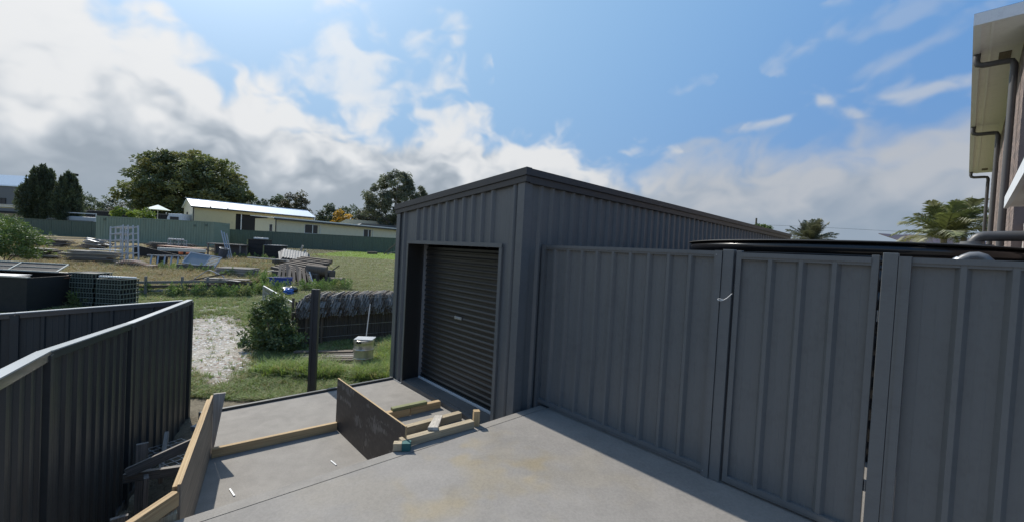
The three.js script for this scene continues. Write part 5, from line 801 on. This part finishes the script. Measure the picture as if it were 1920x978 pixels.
  // leaning poles by the container corner
  for (let k = 0; k < 3; k++) stick('leaning_pole', ['left grey pole leaning by the container corner', 'middle grey pole leaning by the container corner', 'right grey pole leaning by the container corner'][k], 'pole', [-20.55 + 0.14 * k, 29.6, 0], [-21.85 + 0.2 * k, 30.6, 2.0 - 0.1 * k], 0.07, 0.05, k === 2 ? M.paleWood : M.alu);
}
{ // bins, black crates and the central heap
  const R = mulberry(640);
  const cr = (label, s, d, w, h, dp, top) => { const t = thing('black_crate', label, 'crate', atY(s, d, 0), YAW + 0.08); for (let k = 0; k < 4; k++) obj('board', [bx(w, h / 4 - 0.015, 0.03, 0, h / 8 + k * h / 4, dp / 2)], M.black, t); obj('side', [span(-w / 2, -w / 2 + 0.03, 0, h, -dp / 2, dp / 2 - 0.016), span(w / 2 - 0.03, w / 2, 0, h, -dp / 2, dp / 2 - 0.016), span(-w / 2 + 0.03, w / 2 - 0.03, 0, h, -dp / 2, -dp / 2 + 0.03)], M.black, t); obj('lid', [bx(w + 0.1, 0.04, dp + 0.1, 0, h + 0.021, 0, 0, 0, 0.01)], top, t); obj('corner_post', [bx(0.09, h, 0.09, -w / 2 - 0.05, h / 2, dp / 2)], M.pineGreen, t); return t; };
  cr('tall black crate with light top in the middle heap', -19.75, 32, 1.25, 1.42, 1.0, M.darkWood); solo('white_tray', 'white square tray lying on the tall black crate', 'tray', atY(-19.7, 32, 1.47), YAW, rb(0.75, 0.12, 0.7, 0.02, 0, 0.07, 0), M.white);
  cr('lower black crate beside the tall one', -18.4, 31.8, 1.2, 1.05, 1.0, M.alu);
  stick('black_tarp_roll', 'rolled black tarpaulin right of the low crate', 'tarp', [-17.7, 31.6, 0.62], [-17.1, 31.2, 0.5], 0.3, 0.35, M.black, undefined, 0.08); stick('tarp_support', 'brown block under the black tarpaulin', 'block', [-17.4, 31.4, 0], [-17.4, 31.4, 0.4], 0.4, 0.4, M.brownWood);
  { const t = thing('work_bench', 'dark workbench with pale top left of the black crates', 'bench', atY(-21.6, 31, 0), YAW); obj('top', [bx(2.6, 0.07, 0.9, 0, 1.0, 0)], M.greyWood, t); for (const x of [-1.2, 1.2]) for (const z of [-0.38, 0.38]) obj('leg', [bx(0.08, 0.965, 0.08, x, 0.4825, z)], M.greyWood, t); obj('back_panel', [bx(2.3, 0.8, 0.03, 0, 0.55, -0.4)], M.binBlue, t); }
  { const t = thing('wheel_bin', 'tilted grey drum with cut edge beside the workbench', 'bin', atY(-20.9, 29.4, 0.0), YAW); t.rotation.set(0, YAW, -0.22, 'YXZ'); obj('drum', lathe([[0.22, 0], [0.24, 0.02], [0.27, 0.75], [0.29, 0.78], [0.26, 0.78], [0.22, 0.04], [0, 0.03]], 24), M.binBlue, t); obj('rim', lathe([[0.27, 0.78], [0.3, 0.785], [0.3, 0.81], [0.26, 0.81]], 24), M.alu, t); }
  stick('orange_netting', 'crumpled orange plastic strip in the middle heap', 'plastic strip', [-22.6, 28.4, 0.35], [-21.6, 28.2, 0.5], 0.2, 0.12, M.orange, undefined, 0.03); stick('orange_cone', 'small orange plastic lump left of the strip', 'plastic', [-23.2, 28.5, 0.36], [-22.95, 28.4, 0.38], 0.2, 0.2, M.orange, undefined, 0.06);
  for (let k = 0; k < 5; k++) stick('heap_timber', 'grey timber under the orange plastic', 'timber', [-23.4 + 0.1 * R(), 28.1 + 0.15 * k, 0.05 + 0.06 * (k % 3)], [-21.2 + 0.2 * R(), 28.2 + 0.12 * k, 0.08 + 0.06 * (k % 3)], 0.14, 0.07, k % 2 ? M.greyWood : M.darkWood, 'timbers under the orange plastic');
  // corrugated sheets on the heap
  for (let k = 0; k < 3; k++) { const m = solo('corrugated_sheet', ['top weathered corrugated sheet on the heap', 'middle weathered corrugated sheet on the heap', 'bottom weathered corrugated sheet on the heap'][k], 'sheet', atY(-15.4 - 0.1 * k, 29 - 0.05 * k, 0.62 - 0.1 * k), 0, [mv(ribSheet(-0.8, 0.8, -0.75, 0.75, ribsFrom(-0.7, 0.75, 0.17), 0.035, 0.05, 0.12), 0, 0, 0, -1.2)], k === 1 ? M.greyWood : M.tin); m.rotation.set(0, YAW + 0.5 + 0.06 * k, -0.13, 'YXZ'); }
  for (let k = 0; k < 6; k++) stick('heap_log', 'weathered log inside the heap under the sheets', 'log', [-16.6 + 0.3 * R(), 28.3 + 0.3 * k, 0.14 + 0.06 * (k % 2)], [-13.9 + 0.3 * R(), 28.4 + 0.3 * k, 0.12 + 0.06 * (k % 2)], 0.26, 0.24, M.brownWood, 'logs under the sheets', 0.05);
  for (let k = 0; k < 3; k++) stick('broken_post', ['left pale broken post sticking up behind the sheets', 'middle pale broken post sticking up behind the sheets', 'right pale broken post sticking up behind the sheets'][k], 'post', [-15.9 + 0.5 * k, 30.2, 0], [-15.5 + 0.22 * k, 30.2, 1.25 - 0.3 * k], 0.12, 0.1, M.paleWood);
  stick('long_plank', 'long pale plank along the front of the heap', 'plank', [-17.6, 27.2, 0.42], [-13.9, 27.0, 0.36], 0.16, 0.07, M.paleWood); stick('plank_block', 'stub block under the long pale plank', 'block', [-15.6, 27.1, 0], [-15.6, 27.1, 0.345], 0.25, 0.25, M.darkWood);
  // near heap of brown sleepers and slabs of old decking
  for (let k = 0; k < 9; k++) stick('old_sleeper', `brown timber sleeper on the near heap, ${ORD[k]} from the front`, 'sleeper', [-11.6 + 0.06 * R() + 0.05 * k, 19.8 + 0.24 * k, 0.62 + 0.05 * k], [-9.4 + 0.2 * R(), 19.0 + 0.26 * k, 0.42 + 0.07 * k], 0.22, 0.14, k % 3 ? M.brownWood : M.darkWood, 'sleepers of the near heap', 0.012);
  for (let k = 0; k < 10; k++) stick('deck_slab', `brown decking length slanting down the near heap, ${ORD[k]} from the left`, 'plank', [-10.9 + 0.15 * k, 19.3, 0.82 - 0.02 * k + 0.05 * (k % 3)], [-10.4 + 0.17 * k, 18.2 + 0.12 * (k % 3), 0.03], 0.115, 0.06, k % 3 ? M.brownWood : M.darkWood, 'decking lengths of the near heap');
  for (let k = 0; k < 6; k++) stick('heap_log', 'dark log at the core of the near heap', 'log', [-11.3, 19.4 + 0.36 * k, 0.27], [-9.2 + 0.3 * R(), 19.3 + 0.36 * k, 0.25], 0.34, 0.54, M.darkWood, 'logs at the core of the near heap', 0.05);
  { const t = thing('cut_log', 'sawn log with pale orange end at the heap end', 'log', atY(-9.3, 19.5, 0.55), YAW + 0.2); obj('bark', [cyl(0.24, 0.26, 0.9, 18, 0, 0.1, 0, 0, 0, Math.PI / 2 - 0.1)], M.brownWood, t); obj('sawn_end', [cyl(0.22, 0.22, 0.02, 18, -0.455, 0.055, 0, 0, 0, Math.PI / 2 - 0.1)], M.pine, t); }
  { const t = thing('cut_log', 'dark log lying at the right tip of the heap', 'log', atY(-8.6, 19.6, 0.17), YAW - 0.15); obj('bark', [cyl(0.15, 0.19, 1.2, 16, 0, 0, 0, 0, 0, Math.PI / 2)], M.darkWood, t); obj('sawn_end', [cyl(0.14, 0.14, 0.02, 16, 0.605, 0, 0, 0, 0, Math.PI / 2)], M.paleWood, t); }
  stick('white_pipe', 'thin white pipe leaning on the right of the heap', 'pipe', [-8.9, 18.5, 0.02], [-9.35, 18.9, 0.62], 0.03, 0.03, M.white);
  stick('bent_branch', 'short bent branch sticking out behind the sawn log', 'branch', [-9.0, 20.3, 0.5], [-8.6, 20.4, 0.85], 0.05, 0.05, M.brownWood);
  stick('pale_board', 'pale board leaning at the left of the near heap', 'board', [-12.4, 20.6, 0.3], [-11.3, 21.4, 0.62], 0.16, 0.04, M.paleWood); stick('pale_board_prop', 'stub timber under the leaning pale board', 'block', [-11.4, 21.3, 0], [-11.4, 21.3, 0.58], 0.2, 0.2, M.darkWood);
  // blue tub with a pale lath across it
  { const t = thing('blue_tub', 'cracked blue plastic tub in front of the heap', 'tub', atY(-9.8, 17.4, 0.12), YAW + 0.1); const s = new THREE.Shape(); s.moveTo(-0.32, 0); s.lineTo(0.32, 0); s.lineTo(0.39, 0.36); s.lineTo(-0.39, 0.36); s.closePath(); obj('front', [mv(uvBox(new THREE.ExtrudeGeometry(s, { depth: 0.015, bevelEnabled: false })), 0, 0, 0.22)], M.blue, t); obj('rear', [mv(uvBox(new THREE.ExtrudeGeometry(s, { depth: 0.015, bevelEnabled: false })), 0, 0, -0.22)], M.blue, t); obj('side', [bx(0.015, 0.36, 0.43, -0.353, 0.18, 0.007, 0, 0, 0.19), bx(0.015, 0.36, 0.43, 0.353, 0.18, 0.007, 0, 0, -0.19)], M.blue, t); obj('floor', [bx(0.62, 0.015, 0.42, 0, 0.012, 0)], M.blue, t); obj('rim', [bar([-0.4, 0.365, 0.24], [0.4, 0.365, 0.24], 0.03, 0.025), bar([-0.4, 0.365, -0.215], [0.4, 0.365, -0.215], 0.03, 0.025)], M.blue, t); }
  stick('tub_base', 'dark block under the blue tub', 'block', [-10.1, 17.4, 0.058], [-9.5, 17.4, 0.058], 0.4, 0.115, M.darkWood); stick('pale_lath', 'pale lath lying across the blue tub', 'lath', [-10.3, 17.25, 0.47], [-9.35, 17.4, 0.53], 0.06, 0.03, M.paleWood);
  { const t = thing('discarded_tyre', 'old black tyre half hidden in weeds near tub', 'tyre', atY(-9.05, 16.6, 0.11), YAW); obj('tread', [mv(flat(new THREE.TorusGeometry(0.26, 0.11, 12, 32)), 0, 0, 0, Math.PI / 2)], M.blackPlastic, t); obj('sidewall_band', [mv(flat(new THREE.TorusGeometry(0.26, 0.02, 8, 32)), 0, 0.105, 0, Math.PI / 2)], M.alu, t); }
  solo('blue_bag', 'crumpled bright blue plastic bag in the weeds', 'bag', atY(-8.75, 16.1, 0), YAW, (() => { const g = new THREE.IcosahedronGeometry(0.16, 3), p = g.attributes.position; for (let i = 0; i < p.count; i++) { const v = V().fromBufferAttribute(p, i), k = 1 + 0.55 * n3(v.x * 12, v.y * 12, v.z * 12); p.setXYZ(i, v.x * k, Math.max(0, v.y * k * 0.8 + 0.11), v.z * k); } g.computeVertexNormals(); return flat(g); })(), painted(C(0.05, 0.16, 0.5), 0.35));
  // log and dead branch by the back fence
  stick('fallen_log', 'short fallen log on the bright lawn by the fence', 'log', [-15.6, 44, 0.15], [-14.6, 44.2, 0.15], 0.35, 0.32, M.brownWood, undefined, 0.06); stick('dead_branch', 'dark dead branch rising by the back fence', 'branch', [-14.2, 45, 0], [-13.0, 45.4, 1.2], 0.14, 0.12, M.darkWood); stick('dead_branch', 'grey dead branch lying by the shed edge near back fence', 'branch', [-13.7, 44.6, 0.1], [-12.6, 45, 0.5], 0.1, 0.1, M.greyWood);
  stick('short_prop', 'pale prop leaning near the shed on the lawn', 'prop', [-4.4, 15.6, 0], [-4.15, 15.7, 0.5], 0.06, 0.06, M.paleWood); stick('short_prop', 'dark short post near the shed on the lawn', 'post', [-4.35, 15.9, 0], [-4.35, 15.9, 0.8], 0.08, 0.08, M.darkWood);
}

// ------------------------------------------------------------------ grass, weeds and rubble
{
  const tuft = (seed, n, h, w, spread, curl) => { const R = mulberry(seed), pos = []; for (let i = 0; i < n; i++) { const a = R() * 6.28, r = spread * R(), x = Math.cos(a) * r, z = Math.sin(a) * r, hh = h * (0.55 + 0.6 * R()), b = R() * 6.28, lx = Math.cos(b), lz = Math.sin(b), c = curl * hh * (0.3 + R()), wx = -lz * w, wz = lx * w; const m = [x + lx * c * 0.35, hh * 0.6, z + lz * c * 0.35], e = [x + lx * c, hh, z + lz * c]; pos.push(x - wx, 0, z - wz, x + wx, 0, z + wz, m[0] + wx * 0.7, m[1], m[2] + wz * 0.7, x - wx, 0, z - wz, m[0] + wx * 0.7, m[1], m[2] + wz * 0.7, m[0] - wx * 0.7, m[1], m[2] - wz * 0.7, m[0] - wx * 0.7, m[1], m[2] - wz * 0.7, m[0] + wx * 0.7, m[1], m[2] + wz * 0.7, ...e); } const g = new THREE.BufferGeometry(); g.setAttribute('position', new THREE.Float32BufferAttribute(pos, 3)); g.computeVertexNormals(); return g; };
  const q = new THREE.Quaternion(), up = V(0, 1, 0), mt = new THREE.Matrix4();
  const inSlab = p => p.x > -6.0 && p.z < 0.6 && p.z > -14 || p.x > -3.4 || (p.z > -0.75 && p.x > -7.2);
  function scatter(name, label, category, geo, n, seed, pick, size, cols, rock) {
    const R = mulberry(seed), list = []; let guard = 0;
    while (list.length < n && guard++ < n * 12) { const [s, d, w] = pick(R); if (w !== undefined && R() > w) continue; const p = yard(s, d); if (inSlab(p)) continue; p.y = groundXZ(p.x, p.z) - 0.01; list.push([p, size(R, s, d), R() * 6.28, cols(R, s, d)]); }
    const im = new THREE.InstancedMesh(geo, rock ? std({ roughness: 0.9 }) : new THREE.MeshPhysicalMaterial({ side: THREE.DoubleSide, roughness: 0.95, transmission: 0.4, thickness: 0 }), list.length); im.name = numbered(name); im.userData = { label, category, kind: 'stuff' };
    list.forEach(([p, k, a, c], i) => { q.setFromAxisAngle(up, a); im.setMatrixAt(i, mt.compose(p, q, V(k[0], k[1], k[0]))); im.setColorAt(i, c); }); im.castShadow = im.receiveShadow = true; scene.add(im);
  }
  const vary = (R, c, k = 0.35) => { const f = 1 - k / 2 + k * R(); return C(c[0] * f * (0.9 + 0.2 * R()), c[1] * f, c[2] * f); };
  const trk = (s, d) => Math.hypot((s + 6.7 + 0.7 * (d - 9.3)) / 0.95, (d - 9.3) / 2.5);
  const kegSpot = (s, d) => Math.hypot((s + 3.0) / 0.6, (d - 8.05) / 0.4);
  // near lawn, lush round the enclosure and sparse on the track
  scatter('near_grass', 'short uneven green grass between slab and heaps', 'grass', tuft(1, 9, 0.09, 0.005, 0.05, 0.9), 42000, 700, R => { const d = 6.2 + 10 * Math.pow(R(), 1.4), s = -1.15 * d * R() - 0.6, t = trk(s, d); return [s, d, clamp(sstep(0.75, 1.3, t + 0.4 * fbm2(s * 1.5, d * 1.5, 2)) * (0.5 + 0.7 * fbm2(s * 0.8, d * 0.8, 3) + 0.25) * sstep(0.8, 1.2, kegSpot(s, d)) + 0.02)]; }, (R, s, d) => [0.8 + 0.8 * R(), 0.5 + 0.7 * R()], (R, s, d) => vary(R, R() < 0.22 ? [0.30, 0.26, 0.11] : [0.19, 0.255, 0.055]));
  scatter('tall_grass', 'tall fresh grass around the keg and brush enclosure', 'grass', tuft(2, 12, 0.22, 0.006, 0.06, 0.8), 3600, 710, R => { const s = -6.2 + 4.4 * R(), d = 7.2 + 2.6 * R(); const k = Math.max(sstep(0.5, 0, Math.abs(s + 2.35) - 0.1) * 1.0, 0.5 * sstep(1.0, 0.3, Math.hypot((s + 3.6) / 1.3, (d - 7.5) / 0.35))); return [s, d, k * sstep(0.8, 1.2, kegSpot(s, d))]; }, R => [0.8 + 0.7 * R(), 0.55 + 0.7 * R()], (R) => vary(R, R() < 0.15 ? [0.36, 0.32, 0.13] : [0.25, 0.34, 0.07]));
  // mown lawn
  scatter('mown_lawn', 'mown straw-green lawn running to the back fence', 'grass', tuft(3, 8, 0.06, 0.005, 0.09, 0.8), 60000, 720, R => { const d = 12 + 36 * Math.pow(R(), 1.5), s = -0.62 * d * R() + 0.5 - 0.06 * d; return [s, d, 0.35 + 0.65 * clamp(0.5 + fbm2(s * 0.4, d * 0.4, 3))]; }, (R, s, d) => [0.8 + d * 0.05, 0.6 + 0.6 * R() + d * 0.012], (R, s, d) => d > 38 ? vary(R, s > -19 ? [0.27, 0.38, 0.05] : [0.2, 0.19, 0.09]) : vary(R, R() < 0.5 ? [0.30, 0.28, 0.14] : [0.22, 0.255, 0.075]));
  // dry grass among heaps
  scatter('dry_grass', 'tall brown dry grass among the salvage heaps', 'grass', tuft(4, 10, 0.27, 0.006, 0.12, 0.9), 14000, 730, R => { const d = 15.5 + 26 * R() * R(), s = -1.24 * d + (1.24 * d - (d > 27 ? 17 : 11.5)) * R(); return [s, d, clamp(0.5 + 1.3 * fbm2(s * 0.35 + 3, d * 0.5, 3)) * (s > -14.5 && d > 19 ? 0.25 : 1)]; }, R => [0.8 + 0.8 * R(), 0.45 + 0.7 * R()], R => vary(R, R() < 0.3 ? [0.22, 0.23, 0.075] : R() < 0.5 ? [0.36, 0.26, 0.11] : [0.30, 0.24, 0.115], 0.5));
  // broadleaf weeds
  const weed = (() => { const g = leafCloud(5, [[0, 0.16, 0, 0.16, 0.16, 0.16], [0.1, 0.3, 0.05, 0.1, 0.14, 0.1]], 34, 0.034, [[1, 1, 1]], -0.2, 0.5); return g; })();
  const spots = [[-10.7, 15.1, 1.2, 0.3], [-9.6, 15.9, 0.7, 0.4], [-8.3, 17.6, 0.9, 0.5], [-9.5, 16.6, 0.8, 0.3], [-12, 14.6, 1.4, 0.35], [-13.2, 20.2, 1.2, 0.4], [-11.2, 18.8, 0.8, 0.5], [-7.8, 18.2, 0.7, 0.4], [-17, 21.3, 1.4, 0.4], [-5.6, 11.6, 0.7, 0.5], [-20, 30.5, 2.4, 0.6], [-26.5, 24.6, 2.2, 0.4], [-12.9, 12.2, 0.4, 0.3]];
  scatter('broadleaf_weeds', 'leafy green weeds growing round the heaps', 'weeds', weed, 460, 740, R => { const k = spots[R() * spots.length | 0]; const a = R() * 6.28, r = Math.sqrt(R()); return [k[0] + Math.cos(a) * r * k[2], k[1] + Math.sin(a) * r * k[3]]; }, R => [0.6 + 0.5 * R(), 0.5 + 0.7 * R()], R => vary(R, R() < 0.2 ? [0.24, 0.26, 0.09] : [0.15, 0.23, 0.055], 0.5));
  // crushed shell and rubble
  const chip = flat(new THREE.DodecahedronGeometry(0.028, 0)); chip.scale(1, 0.45, 0.8); chip.computeVertexNormals();
  scatter('crushed_rubble', 'pale crushed shell and brick rubble on the worn track', 'rubble', chip, 9000, 750, R => { const d = 6.8 + 6.6 * R(), s = -3.8 - 6.5 * R(), t = trk(s, d), b = Math.hypot((s + 9.2) / 2.4, (d - 12.6) / 1.1); return [s, d, Math.max(sstep(1.3, 0.6, t + 0.5 * fbm2(s * 2, d * 2, 2)), 0.35 * sstep(1, 0.6, b), 0.012)]; }, R => { const k = 0.4 + 1.2 * Math.pow(R(), 2); return [k, k]; }, R => vary(R, R() < 0.2 ? [0.24, 0.16, 0.12] : R() < 0.6 ? [0.58, 0.55, 0.50] : [0.42, 0.385, 0.34], 0.5), true);
}

renderer.render(scene, camera);
